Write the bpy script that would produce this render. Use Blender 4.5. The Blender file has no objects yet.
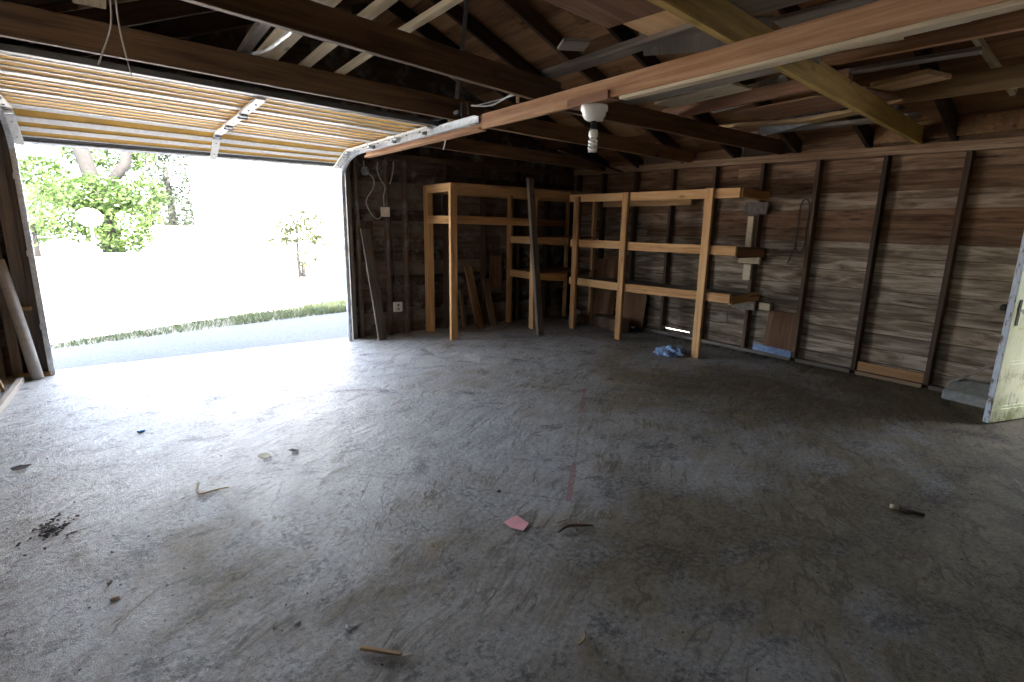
import bpy, bmesh, math, random
from mathutils import Vector, Matrix, noise
random.seed(7)
C = bpy.context.scene.collection
S = bpy.context.scene
V = Vector

# ------------------------------------------------------------------ camera
FPX, PITCH, ROLL, YAW = 525.95, math.radians(12.319), math.radians(0.917), math.radians(36.546)
fw = V((math.sin(YAW)*math.cos(PITCH), math.cos(YAW)*math.cos(PITCH), -math.sin(PITCH)))
rt = V((math.cos(YAW), -math.sin(YAW), 0)); up = rt.cross(fw)
r2 = math.cos(ROLL)*rt + math.sin(ROLL)*up; u2 = -math.sin(ROLL)*rt + math.cos(ROLL)*up
cam = bpy.data.cameras.new('camera'); cam.sensor_width = 36.0; cam.lens = FPX/1024*36.0
cam.clip_start = 0.05; cam.clip_end = 500
co = bpy.data.objects.new('camera', cam); C.objects.link(co)
m = Matrix((( r2.x, u2.x, -fw.x, 0), (r2.y, u2.y, -fw.y, 0), (r2.z, u2.z, -fw.z, 1.4), (0, 0, 0, 1)))
co.matrix_world = m
S.camera = co

# ------------------------------------------------------------------ world, sun, exposure
w = bpy.data.worlds.new('world'); S.world = w; w.use_nodes = True
nt = w.node_tree; bg = nt.nodes['Background']
sky = nt.nodes.new('ShaderNodeTexSky'); sky.sky_type = 'NISHITA'; sky.sun_disc = False
sky.sun_elevation = math.radians(52); sky.sun_rotation = math.radians(200); sky.dust_density = 2.5; sky.air_density = 1.0
hz = nt.nodes.new('ShaderNodeMix'); hz.data_type = 'RGBA'; hz.inputs[0].default_value = 0.7     # bright thin cloud over the blue
nt.links.new(sky.outputs[0], hz.inputs[6]); hz.inputs[7].default_value = (1.74, 1.90, 2.20, 1)
nt.links.new(hz.outputs[2], bg.inputs[0]); bg.inputs[1].default_value = 1.5
sl = bpy.data.lights.new('sun', 'SUN'); sl.energy = 14.0; sl.angle = math.radians(0.6); sl.color = (1, 0.95, 0.86)
so = bpy.data.objects.new('sun', sl); C.objects.link(so)
so.rotation_euler = V((-0.17, 0.74, -1.15)).to_track_quat('-Z', 'Y').to_euler()
def portal(name, loc, direction, sx, sy):
    l = bpy.data.lights.new(name, 'AREA'); l.shape = 'RECTANGLE'; l.size = sx; l.size_y = sy; l.cycles.is_portal = True
    o = bpy.data.objects.new(name, l); C.objects.link(o); o.location = loc
    o.rotation_euler = V(direction).to_track_quat('-Z', 'Z').to_euler()
portal('daylight_portal_garage', (0.79, 6.45, 1.05), (0, -1, 0), 2.8, 2.1)
portal('daylight_portal_side', (5.95, 0.2, 1.0), (-1, 0, 0), 0.9, 2.0)
portal('daylight_portal_fill', (-1.2, 2.4, 1.5), (1, 0, 0), 0.8, 0.6)  # portal of the unseen left opening, added to brighten the foreground
S.view_settings.view_transform = 'Standard'; S.view_settings.look = 'None'
S.view_settings.exposure = 2.12; S.view_settings.gamma = 1.0; S.view_settings.use_curve_mapping = False
try:
    S.cycles.max_bounces = 10; S.cycles.diffuse_bounces = 6; S.cycles.use_denoising = True
    S.cycles.sample_clamp_indirect = 6.0
except Exception: pass

# ------------------------------------------------------------------ helpers
WM = {}
def link(o, parent=None, M=None):
    C.objects.link(o)
    M = M or Matrix.Identity(4)
    WM[o.name] = M
    if parent is not None:
        o.parent = parent; o.matrix_basis = WM[parent.name].inverted() @ M
    else:
        o.matrix_basis = M
    return o
def tag(o, label=None, cat=None, group=None, kind=None):
    if label: o['label'] = label
    if cat: o['category'] = cat
    if group: o['group'] = group
    if kind: o['kind'] = kind
    return o
def empty(name, loc, label=None, cat=None, group=None, kind=None, rz=0):
    o = bpy.data.objects.new(name, None); o.empty_display_size = 0.05
    link(o, None, Matrix.Translation(V(loc)) @ Matrix.Rotation(rz, 4, 'Z'))
    return tag(o, label, cat, group, kind)
def from_bm(name, bm, mat, parent=None, M=None, smooth=False):
    bmesh.ops.recalc_face_normals(bm, faces=bm.faces)
    me = bpy.data.meshes.new(name); bm.to_mesh(me); bm.free()
    if mat: me.materials.append(mat)
    if smooth:
        for p in me.polygons: p.use_smooth = True
    return link(bpy.data.objects.new(name, me), parent, M)
def frame(p0, p1, upv=(0, 0, 1)):
    p0, p1 = V(p0), V(p1); X = (p1-p0).normalized(); u = V(upv)
    Z = (u - X*u.dot(X)).normalized(); Y = Z.cross(X)
    c = (p0+p1)/2
    return Matrix(((X.x, Y.x, Z.x, c.x), (X.y, Y.y, Z.y, c.y), (X.z, Y.z, Z.z, c.z), (0, 0, 0, 1))), (p1-p0).length
def boxbm(bm, cx, cy, cz, sx, sy, sz, bev=0.0, M=None, jit=0.0):
    r = bmesh.ops.create_cube(bm, size=1.0)
    vs = r['verts']
    for v in vs:
        v.co = V((cx+v.co.x*sx, cy+v.co.y*sy, cz+v.co.z*sz))
        if jit: v.co += V((random.uniform(-jit, jit), random.uniform(-jit, jit), random.uniform(-jit, jit)))
        if M: v.co = M @ v.co
    if bev:
        es = list({e for v in vs for e in v.link_edges})
        bmesh.ops.bevel(bm, geom=es, offset=bev, segments=1, affect='EDGES', profile=0.5)
def beam(name, p0, p1, wy, hz, mat, parent=None, upv=(0, 0, 1), bev=0.003, jit=0.0015, warp=0.0):
    """a length of timber: local X runs along it"""
    M, L = frame(p0, p1, upv)
    bm = bmesh.new(); boxbm(bm, 0, 0, 0, L, wy, hz, bev, jit=jit)
    if warp:
        n = max(4, int(L/0.25))
        for i in range(1, n):
            x = -L/2 + L*i/n
            bmesh.ops.bisect_plane(bm, geom=bm.verts[:]+bm.edges[:]+bm.faces[:], plane_co=(x, 0, 0), plane_no=(1, 0, 0))
        s = random.uniform(0, 99)
        for v in bm.verts:
            v.co.y += warp*noise.noise(V((v.co.x*1.3+s, 0, 0))); v.co.z += warp*noise.noise(V((v.co.x*1.3+s, 7, 0)))
    return from_bm(name, bm, mat, parent, M)
def tubebm(bm, pts, rad, n=8, cap=True):
    pts = [V(p) for p in pts]; rings = []
    if isinstance(rad, (list, tuple)):
        rads = []
        for i in range(len(pts)):
            t = i/(len(pts)-1)*(len(rad)-1); k = min(int(t), len(rad)-2); rads.append(rad[k]+(rad[k+1]-rad[k])*(t-k))
    else: rads = [rad]*len(pts)
    for i, p in enumerate(pts):
        t = (pts[min(i+1, len(pts)-1)]-pts[max(i-1, 0)]).normalized()
        a = t.orthogonal().normalized() if i == 0 else (rings_a - t*rings_a.dot(t)).normalized()
        rings_a = a; b = t.cross(a)
        rings.append([bm.verts.new(p + rads[i]*(math.cos(2*math.pi*k/n)*a + math.sin(2*math.pi*k/n)*b)) for k in range(n)])
    for i in range(len(rings)-1):
        for k in range(n):
            bm.faces.new((rings[i][k], rings[i][(k+1) % n], rings[i+1][(k+1) % n], rings[i+1][k]))
    if cap:
        bm.faces.new(rings[0][::-1]); bm.faces.new(rings[-1])
def tube(name, pts, rad, mat, parent=None, n=8, sub=0):
    if sub:
        P = [V(p) for p in pts]; out = []
        for i in range(len(P)-1):
            a, b, c, d = P[max(i-1, 0)], P[i], P[i+1], P[min(i+2, len(P)-1)]
            for k in range(sub):
                t = k/sub
                out.append(0.5*((2*b)+(c-a)*t+(2*a-5*b+4*c-d)*t*t+(3*b-a-3*c+d)*t**3))
        pts = out+[P[-1]]
    o0 = V(pts[0]); bm = bmesh.new(); tubebm(bm, [V(p)-o0 for p in pts], rad, n)
    return from_bm(name, bm, mat, parent, Matrix.Translation(o0), smooth=True)
def lathe(name, prof, mat, loc, parent=None, n=32):
    bm = bmesh.new(); rings = []
    for r, z in prof:
        rings.append([bm.verts.new((r*math.cos(2*math.pi*k/n), r*math.sin(2*math.pi*k/n), z)) for k in range(n)])
    for i in range(len(rings)-1):
        for k in range(n): bm.faces.new((rings[i][k], rings[i][(k+1) % n], rings[i+1][(k+1) % n], rings[i+1][k]))
    bm.faces.new(rings[0]); bm.faces.new(rings[-1][::-1])
    return from_bm(name, bm, mat, parent, Matrix.Translation(V(loc)), smooth=True)
def rock(name, loc, size, mat, seed=0, sc=(1, 1, 0.6), rz=0):
    bm = bmesh.new(); bmesh.ops.create_icosphere(bm, subdivisions=2, radius=1.0)
    for v in bm.verts:
        d = 1+0.45*noise.noise(v.co*1.4+V((seed*3.1, seed, 0)))
        v.co = V((v.co.x*sc[0]*d, v.co.y*sc[1]*d, max(-0.6, v.co.z)*sc[2]*d))*size
    return from_bm(name, bm, mat, None, Matrix.Translation(V(loc)+V((0, 0, 0.45*size*sc[2]))) @ Matrix.Rotation(rz, 4, 'Z'))

# ------------------------------------------------------------------ materials
def newmat(name, rough=0.8):
    mt = bpy.data.materials.new(name); mt.use_nodes = True
    b = mt.node_tree.nodes['Principled BSDF']; b.inputs['Roughness'].default_value = rough
    return mt, mt.node_tree, b
def N(nt, t, **kw):
    n = nt.nodes.new(t)
    for k, v in kw.items():
        if k in n.inputs.keys(): n.inputs[k].default_value = v
        else: setattr(n, k, v)
    return n
def ramp(nt, src, stops):
    r = nt.nodes.new('ShaderNodeValToRGB'); e = r.color_ramp.elements
    while len(e) < len(stops): e.new(0.5)
    for i, (p, c) in enumerate(stops):
        e[i].position = p; e[i].color = (*c, 1) if len(c) == 3 else c
    nt.links.new(src, r.inputs[0]); return r
def math_(nt, op, a, b=None, clamp=False):
    n = nt.nodes.new('ShaderNodeMath'); n.operation = op; n.use_clamp = clamp
    for i, x in enumerate((a, b)):
        if x is None: continue
        if hasattr(x, 'links') or hasattr(x, 'is_linked'): nt.links.new(x, n.inputs[i])
        else: n.inputs[i].default_value = x
    return n.outputs[0]
def mix(nt, fac, a, b, mode='MIX'):
    n = nt.nodes.new('ShaderNodeMix'); n.data_type = 'RGBA'; n.blend_type = mode
    for sock, x in ((n.inputs[0], fac), (n.inputs[6], a), (n.inputs[7], b)):
        if hasattr(x, 'is_linked'): nt.links.new(x, sock)
        elif isinstance(x, (int, float)): sock.default_value = x
        else: sock.default_value = (*x, 1)
    return n.outputs[2]
def noise_(nt, vec, scale, detail=4, rough=0.55, dist=0.0):
    n = nt.nodes.new('ShaderNodeTexNoise'); n.inputs['Scale'].default_value = scale; n.inputs['Detail'].default_value = detail
    n.inputs['Roughness'].default_value = rough; n.inputs['Distortion'].default_value = dist
    nt.links.new(vec, n.inputs['Vector']); return n.outputs['Fac']
def mapping(nt, vec, scale=(1, 1, 1), rot=(0, 0, 0), loc=(0, 0, 0)):
    n = nt.nodes.new('ShaderNodeMapping'); n.inputs['Scale'].default_value = scale
    n.inputs['Rotation'].default_value = rot; n.inputs['Location'].default_value = loc
    nt.links.new(vec, n.inputs['Vector']); return n.outputs[0]
def bump(nt, b, h, strength=0.4, dist=0.01):
    n = nt.nodes.new('ShaderNodeBump'); n.inputs['Strength'].default_value = strength; n.inputs['Distance'].default_value = dist
    nt.links.new(h, n.inputs['Height']); nt.links.new(n.outputs[0], b.inputs['Normal'])

def wood(name, dark, mid, light, axis=0, island=False, rough=0.75, stain=None, spread=0.35, knots=True, spec=0.3):
    """timber with the grain along local axis; each object (or loose board) gets its own grain and tone"""
    mt, nt, b = newmat(name, rough); b.inputs['Specular IOR Level'].default_value = spec
    tc = nt.nodes.new('ShaderNodeTexCoord'); L = nt.links
    if island: rnd = nt.nodes.new('ShaderNodeNewGeometry').outputs['Random Per Island']
    else: rnd = nt.nodes.new('ShaderNodeObjectInfo').outputs['Random']
    off = nt.nodes.new('ShaderNodeCombineXYZ')
    for i in range(3): L.new(math_(nt, 'MULTIPLY', rnd, 37.0+11*i), off.inputs[i])
    add = nt.nodes.new('ShaderNodeVectorMath'); add.operation = 'ADD'
    L.new(tc.outputs['Object'], add.inputs[0]); L.new(off.outputs[0], add.inputs[1]); v = add.outputs[0]
    s1 = [26, 26, 26]; s1[axis] = 1.3; s2 = [120, 120, 120]; s2[axis] = 4; s3 = [9, 9, 9]; s3[axis] = 2.2
    g1 = noise_(nt, mapping(nt, v, s1), 1.0, 5, 0.6, 0.6)
    g2 = noise_(nt, mapping(nt, v, s2), 1.0, 3, 0.6)
    g3 = noise_(nt, mapping(nt, v, s3), 1.0, 3, 0.5, 0.3)
    g = math_(nt, 'ADD', math_(nt, 'MULTIPLY', g1, 0.5), math_(nt, 'ADD', math_(nt, 'MULTIPLY', g2, 0.25), math_(nt, 'MULTIPLY', g3, 0.25)))
    t = math_(nt, 'ADD', g, math_(nt, 'MULTIPLY', math_(nt, 'SUBTRACT', rnd, 0.5), spread))
    col = ramp(nt, t, [(0.3, dark), (0.5, mid), (0.7, light)]).outputs[0]
    if knots:
        sk = [7, 7, 7]; sk[axis] = 2.6
        vo = nt.nodes.new('ShaderNodeTexVoronoi'); vo.inputs['Scale'].default_value = 1.0
        L.new(mapping(nt, v, sk), vo.inputs['Vector'])
        k = ramp(nt, vo.outputs['Distance'], [(0.05, (1, 1, 1)), (0.16, (0, 0, 0))]).outputs[0]
        gate = math_(nt, 'GREATER_THAN', nt.nodes.new('ShaderNodeSeparateColor').outputs[0], 0.5)
        sc = gate.node.inputs[0].links[0].from_node; L.new(vo.outputs['Color'], sc.inputs[0])
        col = mix(nt, math_(nt, 'MULTIPLY', math_(nt, 'MULTIPLY', k, gate), 0.75), col, tuple(c*0.45 for c in dark))
    if stain:
        sn = noise_(nt, mapping(nt, v, (6, 6, 6)), 1.0, 5, 0.65)
        col = mix(nt, ramp(nt, sn, [(0.5, (0, 0, 0)), (0.68, (1, 1, 1))]).outputs[0], col, stain)
    L.new(col, b.inputs['Base Color'])
    bump(nt, b, g, 0.35, 0.006)
    return mt
def plain(name, col, rough=0.6, metal=0.0, var=0.25, scale=12, bmp=0.15, spec=0.5):
    mt, nt, b = newmat(name, rough); b.inputs['Specular IOR Level'].default_value = spec; b.inputs['Metallic'].default_value = metal
    tc = nt.nodes.new('ShaderNodeTexCoord')
    n = noise_(nt, tc.outputs['Object'], scale, 5, 0.6)
    nt.links.new(mix(nt, ramp(nt, n, [(0.35, (0, 0, 0)), (0.7, (1, 1, 1))]).outputs[0], tuple(c*(1-var) for c in col), tuple(min(1, c*(1+var*0.6)) for c in col)), b.inputs['Base Color'])
    if bmp: bump(nt, b, n, bmp, 0.004)
    return mt

PINE = wood('pine_shelf', (0.27, 0.12, 0.04), (0.55, 0.30, 0.12), (0.68, 0.43, 0.20), spread=0.22)
JOIST = wood('joist_old', (0.06, 0.03, 0.014), (0.15, 0.08, 0.037), (0.26, 0.155, 0.08))
JOISTY = wood('joist_yellow', (0.16, 0.10, 0.022), (0.42, 0.275, 0.075), (0.58, 0.42, 0.14), spread=0.1)
REDBEAM = wood('stringer_fir', (0.13, 0.05, 0.02), (0.33, 0.16, 0.075), (0.52, 0.31, 0.17), spread=0.15)
PLATE = wood('plate_fir', (0.11, 0.05, 0.024), (0.23, 0.13, 0.068), (0.38, 0.27, 0.17), spread=0.1)
STUD = wood('stud_dark', (0.03, 0.017, 0.010), (0.078, 0.045, 0.027), (0.14, 0.088, 0.055))
RAFTER = wood('rafter_dark', (0.018, 0.010, 0.006), (0.045, 0.025, 0.014), (0.085, 0.05, 0.028))
DECK = wood('roof_boards', (0.075, 0.032, 0.013), (0.19, 0.092, 0.038), (0.31, 0.165, 0.075), axis=1, island=True)
GREYWOOD = wood('lumber_grey', (0.09, 0.07, 0.055), (0.19, 0.155, 0.125), (0.32, 0.27, 0.22))
REDWOOD = wood('lumber_red', (0.08, 0.033, 0.018), (0.20, 0.095, 0.05), (0.32, 0.17, 0.095))
TANWOOD = wood('lumber_tan', (0.20, 0.11, 0.05), (0.38, 0.24, 0.11), (0.52, 0.36, 0.19))
PALEWOOD = wood('lumber_pale', (0.30, 0.23, 0.15), (0.50, 0.40, 0.26), (0.64, 0.54, 0.38), spread=0.15)
PLY = wood('plywood_tan', (0.40, 0.22, 0.10), (0.60, 0.37, 0.18), (0.70, 0.47, 0.26), knots=False, spread=0.2)
PLYDARK = wood('plywood_brown', (0.11, 0.05, 0.025), (0.22, 0.115, 0.055), (0.32, 0.18, 0.09), knots=False)
PLYGREY = wood('plywood_grey', (0.12, 0.10, 0.08), (0.20, 0.17, 0.135), (0.28, 0.24, 0.20), knots=False)
WEATHER = wood('leaning_weathered', (0.065, 0.048, 0.035), (0.16, 0.122, 0.09), (0.27, 0.215, 0.165))
POLEWOOD = wood('round_pole_wood', (0.13, 0.11, 0.095), (0.24, 0.215, 0.19), (0.34, 0.31, 0.28), knots=False)
BACKBOARD = wood('backwall_boards', (0.03, 0.019, 0.012), (0.09, 0.057, 0.037), (0.17, 0.115, 0.08), island=True, spread=0.4, stain=(0.19, 0.175, 0.15))
LEFTBOARD = wood('leftwall_boards', (0.06, 0.04, 0.028), (0.14, 0.095, 0.065), (0.22, 0.16, 0.11), axis=1, island=True, spread=0.3)

def siding_mat():
    mt, nt, b = newmat('siding_boards', 0.85); L = nt.links; b.inputs['Specular IOR Level'].default_value = 0.15
    tc = nt.nodes.new('ShaderNodeTexCoord'); rnd = nt.nodes.new('ShaderNodeNewGeometry').outputs['Random Per Island']
    off = nt.nodes.new('ShaderNodeCombineXYZ')
    for i in range(3): L.new(math_(nt, 'MULTIPLY', rnd, 31.0+9*i), off.inputs[i])
    add = nt.nodes.new('ShaderNodeVectorMath'); add.operation = 'ADD'
    L.new(tc.outputs['Object'], add.inputs[0]); L.new(off.outputs[0], add.inputs[1]); v = add.outputs[0]
    g1 = noise_(nt, mapping(nt, v, (30, 1.6, 30)), 1.0, 6, 0.62, 0.8)
    g2 = noise_(nt, mapping(nt, v, (90, 5, 90)), 1.0, 4, 0.65)
    g3 = noise_(nt, mapping(nt, v, (9, 1.9, 13)), 1.0, 5, 0.62, 0.9)
    g = math_(nt, 'ADD', math_(nt, 'MULTIPLY', g1, 0.30), math_(nt, 'ADD', math_(nt, 'MULTIPLY', g2, 0.10), math_(nt, 'MULTIPLY', g3, 0.60)))
    grey = ramp(nt, g, [(0.33, (0.045, 0.030, 0.019)), (0.47, (0.175, 0.128, 0.087)), (0.60, (0.38, 0.305, 0.23))]).outputs[0]
    brown = ramp(nt, g, [(0.33, (0.042, 0.020, 0.010)), (0.48, (0.165, 0.088, 0.048)), (0.64, (0.30, 0.18, 0.105))]).outputs[0]
    sx = nt.nodes.new('ShaderNodeSeparateXYZ'); L.new(tc.outputs['Object'], sx.inputs[0])
    z = math_(nt, 'ADD', sx.outputs[2], math_(nt, 'MULTIPLY', math_(nt, 'SUBTRACT', rnd, 0.5), 1.8))
    zz = math_(nt, 'ADD', z, math_(nt, 'MULTIPLY', g3, 0.5))
    f = ramp(nt, math_(nt, 'MULTIPLY', zz, 0.4), [(0.5, (0, 0, 0)), (0.82, (1, 1, 1))]).outputs[0]
    col = mix(nt, f, grey, brown)
    vo = nt.nodes.new('ShaderNodeTexVoronoi'); vo.inputs['Scale'].default_value = 1.0
    L.new(mapping(nt, v, (8, 1.7, 8)), vo.inputs['Vector'])
    k = ramp(nt, vo.outputs['Distance'], [(0.06, (1, 1, 1)), (0.17, (0, 0, 0))]).outputs[0]
    col = mix(nt, math_(nt, 'MULTIPLY', k, 0.6), col, (0.035, 0.02, 0.013))
    tone = math_(nt, 'ADD', 0.72, math_(nt, 'MULTIPLY', math_(nt, 'FRACT', math_(nt, 'MULTIPLY', rnd, 7.13)), 0.5))
    cmb = nt.nodes.new('ShaderNodeCombineColor')
    for i in range(3): L.new(tone, cmb.inputs[i])
    col = mix(nt, 1.0, col, cmb.outputs[0], 'MULTIPLY')
    L.new(col, b.inputs['Base Color']); bump(nt, b, g, 0.6, 0.01); return mt
SIDING = siding_mat()

def floor_mat():
    mt, nt, b = newmat('dirty_concrete', 0.62); L = nt.links
    tc = nt.nodes.new('ShaderNodeTexCoord'); v = tc.outputs['Object']
    big = noise_(nt, mapping(nt, v, (0.55, 0.55, 1)), 1.0, 5, 0.6, 0.4)
    mid = noise_(nt, v, 3.2, 7, 0.66, 0.5)
    fine = noise_(nt, v, 42, 6, 0.7)
    grit = noise_(nt, v, 190, 3, 0.6)
    # trowel and broom sweeps, following bent arcs
    warp = nt.nodes.new('ShaderNodeTexNoise'); warp.inputs['Scale'].default_value = 0.9; warp.inputs['Detail'].default_value = 2
    L.new(v, warp.inputs['Vector'])
    wv = nt.nodes.new('ShaderNodeVectorMath'); wv.operation = 'MULTIPLY_ADD'
    L.new(warp.outputs['Color'], wv.inputs[0]); wv.inputs[1].default_value = (0.4, 0.4, 0); L.new(v, wv.inputs[2])
    sweep = noise_(nt, mapping(nt, mapping(nt, wv.outputs[0], (1, 1, 1), (0, 0, math.radians(14))), (3.2, 9, 1)), 1.0, 7, 0.75, 0.8)
    sweep2 = noise_(nt, mapping(nt, mapping(nt, wv.outputs[0], (1, 1, 1), (0, 0, math.radians(-32)), (5, 2, 0)), (1.2, 26, 1)), 1.0, 5, 0.7, 0.2)
    t = math_(nt, 'ADD', math_(nt, 'MULTIPLY', mid, 0.40), math_(nt, 'ADD', math_(nt, 'MULTIPLY', fine, 0.32), math_(nt, 'ADD', math_(nt, 'MULTIPLY', sweep, 0.06), math_(nt, 'MULTIPLY', grit, 0.22))))
    col = ramp(nt, t, [(0.37, (0.15, 0.137, 0.12)), (0.50, (0.35, 0.335, 0.31)), (0.62, (0.54, 0.525, 0.50))]).outputs[0]
    # brown earth trodden into the slab
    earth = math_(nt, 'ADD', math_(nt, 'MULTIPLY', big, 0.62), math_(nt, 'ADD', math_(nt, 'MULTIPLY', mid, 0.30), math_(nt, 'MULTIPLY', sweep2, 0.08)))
    daylight_bias = nt.nodes.new('ShaderNodeVectorMath'); daylight_bias.operation = 'DOT_PRODUCT'; L.new(v, daylight_bias.inputs[0]); daylight_bias.inputs[1].default_value = (0.30, -0.62, 0)   # less earth towards the garage door, its daylight put into the colour
    earth = math_(nt, 'ADD', earth, math_(nt, 'MULTIPLY', math_(nt, 'ADD', daylight_bias.outputs['Value'], 0.70), 0.075))
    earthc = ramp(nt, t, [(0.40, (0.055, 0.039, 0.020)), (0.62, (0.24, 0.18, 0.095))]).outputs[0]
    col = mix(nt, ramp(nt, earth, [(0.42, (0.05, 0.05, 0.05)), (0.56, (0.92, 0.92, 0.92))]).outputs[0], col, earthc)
    dark = ramp(nt, math_(nt, 'ADD', math_(nt, 'MULTIPLY', sweep, 0.22), math_(nt, 'ADD', math_(nt, 'MULTIPLY', mid, 0.50), math_(nt, 'MULTIPLY', fine, 0.28))), [(0.40, (0.85, 0.85, 0.85)), (0.47, (0, 0, 0))]).outputs[0]
    col = mix(nt, dark, col, (0.06, 0.048, 0.036))
    patch = ramp(nt, noise_(nt, mapping(nt, v, (0.8, 0.8, 1), (0, 0, 0), (3, 8, 0)), 1.0, 3, 0.5), [(0.45, (0, 0, 0)), (0.58, (1, 1, 1))]).outputs[0]
    def ridge(rot, sc, loc, th):
        n_ = noise_(nt, mapping(nt, mapping(nt, wv.outputs[0], (1, 1, 1), (0, 0, math.radians(rot)), loc), sc), 1.0, 5, 0.62, 0.3)
        return math_(nt, 'SUBTRACT', 1.0, math_(nt, 'MULTIPLY', math_(nt, 'ABSOLUTE', math_(nt, 'SUBTRACT', n_, 0.5)), th), True)
    scr = math_(nt, 'ADD', ridge(-38, (1.6, 4.5, 1), (1, 4, 0), 40.0), math_(nt, 'MULTIPLY', patch, ridge(-24, (1.6, 11, 1), (7, 2, 0), 18.0)), True)
    scr = math_(nt, 'MULTIPLY', scr, ramp(nt, mid, [(0.42, (0, 0, 0)), (0.58, (1, 1, 1))]).outputs[0])
    col = mix(nt, math_(nt, 'MULTIPLY', scr, 0.7), col, (0.065, 0.05, 0.034))
    speck = ramp(nt, noise_(nt, v, 80, 2, 0.5), [(0.66, (0, 0, 0)), (0.71, (1, 1, 1))]).outputs[0]
    col = mix(nt, math_(nt, 'MULTIPLY', speck, 0.8), col, (0.05, 0.04, 0.032))
    # lines scored in the slab, one with red chalk
    def line(p0, p1, wd, ragged=0.02):
        a = math.atan2(p1[1]-p0[1], p1[0]-p0[0]); n = math.hypot(p1[0]-p0[0], p1[1]-p0[1])
        mv = nt.nodes.new('ShaderNodeVectorRotate'); mv.rotation_type = 'Z_AXIS'; L.new(v, mv.inputs['Vector'])
        mv.inputs['Center'].default_value = (p0[0], p0[1], 0); mv.inputs['Angle'].default_value = -a
        s = nt.nodes.new('ShaderNodeSeparateXYZ'); L.new(mv.outputs[0], s.inputs[0])
        yy = math_(nt, 'ADD', math_(nt, 'SUBTRACT', s.outputs[1], p0[1]), math_(nt, 'MULTIPLY', math_(nt, 'SUBTRACT', mid, 0.5), ragged))
        m1 = math_(nt, 'LESS_THAN', math_(nt, 'ABSOLUTE', yy), wd)
        m2 = math_(nt, 'GREATER_THAN', s.outputs[0], p0[0]); m3 = math_(nt, 'LESS_THAN', s.outputs[0], p0[0]+n)
        return math_(nt, 'MULTIPLY', m1, math_(nt, 'MULTIPLY', m2, m3))
    scratch = ramp(nt, fine, [(0.38, (0, 0, 0)), (0.52, (1, 1, 1))]).outputs[0]
    for p0, p1 in (((3.18, 3.20), (2.72, 2.76)), ((2.08, 2.15), (1.74, 1.83))):
        col = mix(nt, math_(nt, 'MULTIPLY', math_(nt, 'MULTIPLY', line(p0, p1, 0.016), scratch), 0.75), col, (0.26, 0.07, 0.075))
    for p0, p1 in (((0.78, 2.95), (1.78, 1.80)), ((2.7, 2.74), (2.05, 2.12)), ((-0.55, 3.9), (0.35, 3.35)), ((-0.38, 3.2), (-0.28, 2.55))):
        col = mix(nt, math_(nt, 'MULTIPLY', line(p0, p1, 0.009, 0.05), 0.3), col, (0.09, 0.075, 0.06))
    L.new(col, b.inputs['Base Color'])
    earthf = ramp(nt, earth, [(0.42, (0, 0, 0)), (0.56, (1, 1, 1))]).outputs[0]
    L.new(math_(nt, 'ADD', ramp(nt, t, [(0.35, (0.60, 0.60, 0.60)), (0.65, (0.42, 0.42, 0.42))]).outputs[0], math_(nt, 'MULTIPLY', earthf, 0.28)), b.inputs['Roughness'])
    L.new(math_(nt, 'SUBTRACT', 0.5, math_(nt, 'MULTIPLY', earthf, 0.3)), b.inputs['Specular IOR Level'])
    hgt = math_(nt, 'ADD', math_(nt, 'MULTIPLY', sweep, 0.10), math_(nt, 'ADD', math_(nt, 'MULTIPLY', mid, 0.75), math_(nt, 'ADD', math_(nt, 'MULTIPLY', fine, 0.36), math_(nt, 'ADD', math_(nt, 'MULTIPLY', grit, 0.16), math_(nt, 'MULTIPLY', sweep2, 0.05)))))
    hgt = math_(nt, 'SUBTRACT', hgt, math_(nt, 'MULTIPLY', scr, 0.06))
    bump(nt, b, hgt, 0.95, 0.03); return mt
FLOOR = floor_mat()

def ground_mat(name, c1, c2, scale=6, rough=0.9):
    mt, nt, b = newmat(name, rough); tc = nt.nodes.new('ShaderNodeTexCoord')
    n = noise_(nt, tc.outputs['Object'], scale, 7, 0.7)
    nt.links.new(ramp(nt, n, [(0.35, c1), (0.65, c2)]).outputs[0], b.inputs['Base Color']); bump(nt, b, n, 0.5, 0.02); return mt
GRAVEL = ground_mat('pale_gravel', (0.42, 0.40, 0.37), (0.58, 0.56, 0.52))
ASPHALT = ground_mat('driveway_asphalt', (0.040, 0.042, 0.044), (0.075, 0.077, 0.08), 30)
SOIL = ground_mat('strip_soil', (0.05, 0.044, 0.03), (0.11, 0.098, 0.07), 14)

def leafmat(name, a, b_, c=None, trans=0.35):
    mt, nt, b = newmat(name, 0.6); rnd = nt.nodes.new('ShaderNodeNewGeometry').outputs['Random Per Island']
    stops = [(0.0, a), (0.6, b_)] + ([(1.0, c)] if c else [])
    col = ramp(nt, rnd, stops).outputs[0]; nt.links.new(col, b.inputs['Base Color'])
    tr = nt.nodes.new('ShaderNodeBsdfTranslucent'); nt.links.new(col, tr.inputs[0])
    ms = nt.nodes.new('ShaderNodeMixShader'); ms.inputs[0].default_value = trans
    out = nt.nodes['Material Output']; nt.links.new(b.outputs[0], ms.inputs[1]); nt.links.new(tr.outputs[0], ms.inputs[2]); nt.links.new(ms.outputs[0], out.inputs[0])
    return mt
LEAF = leafmat('leaf_green', (0.03, 0.055, 0.010), (0.06, 0.105, 0.022), (0.12, 0.16, 0.045))
LEAFDARK = leafmat('leaf_dull', (0.020, 0.028, 0.013), (0.038, 0.052, 0.024), (0.075, 0.09, 0.045))
LEAFGOLD = leafmat('leaf_golden', (0.018, 0.028, 0.004), (0.035, 0.042, 0.006), (0.06, 0.047, 0.013))
GRASS = leafmat('grass_blades', (0.03, 0.05, 0.016), (0.06, 0.08, 0.028), (0.11, 0.105, 0.055))
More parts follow.
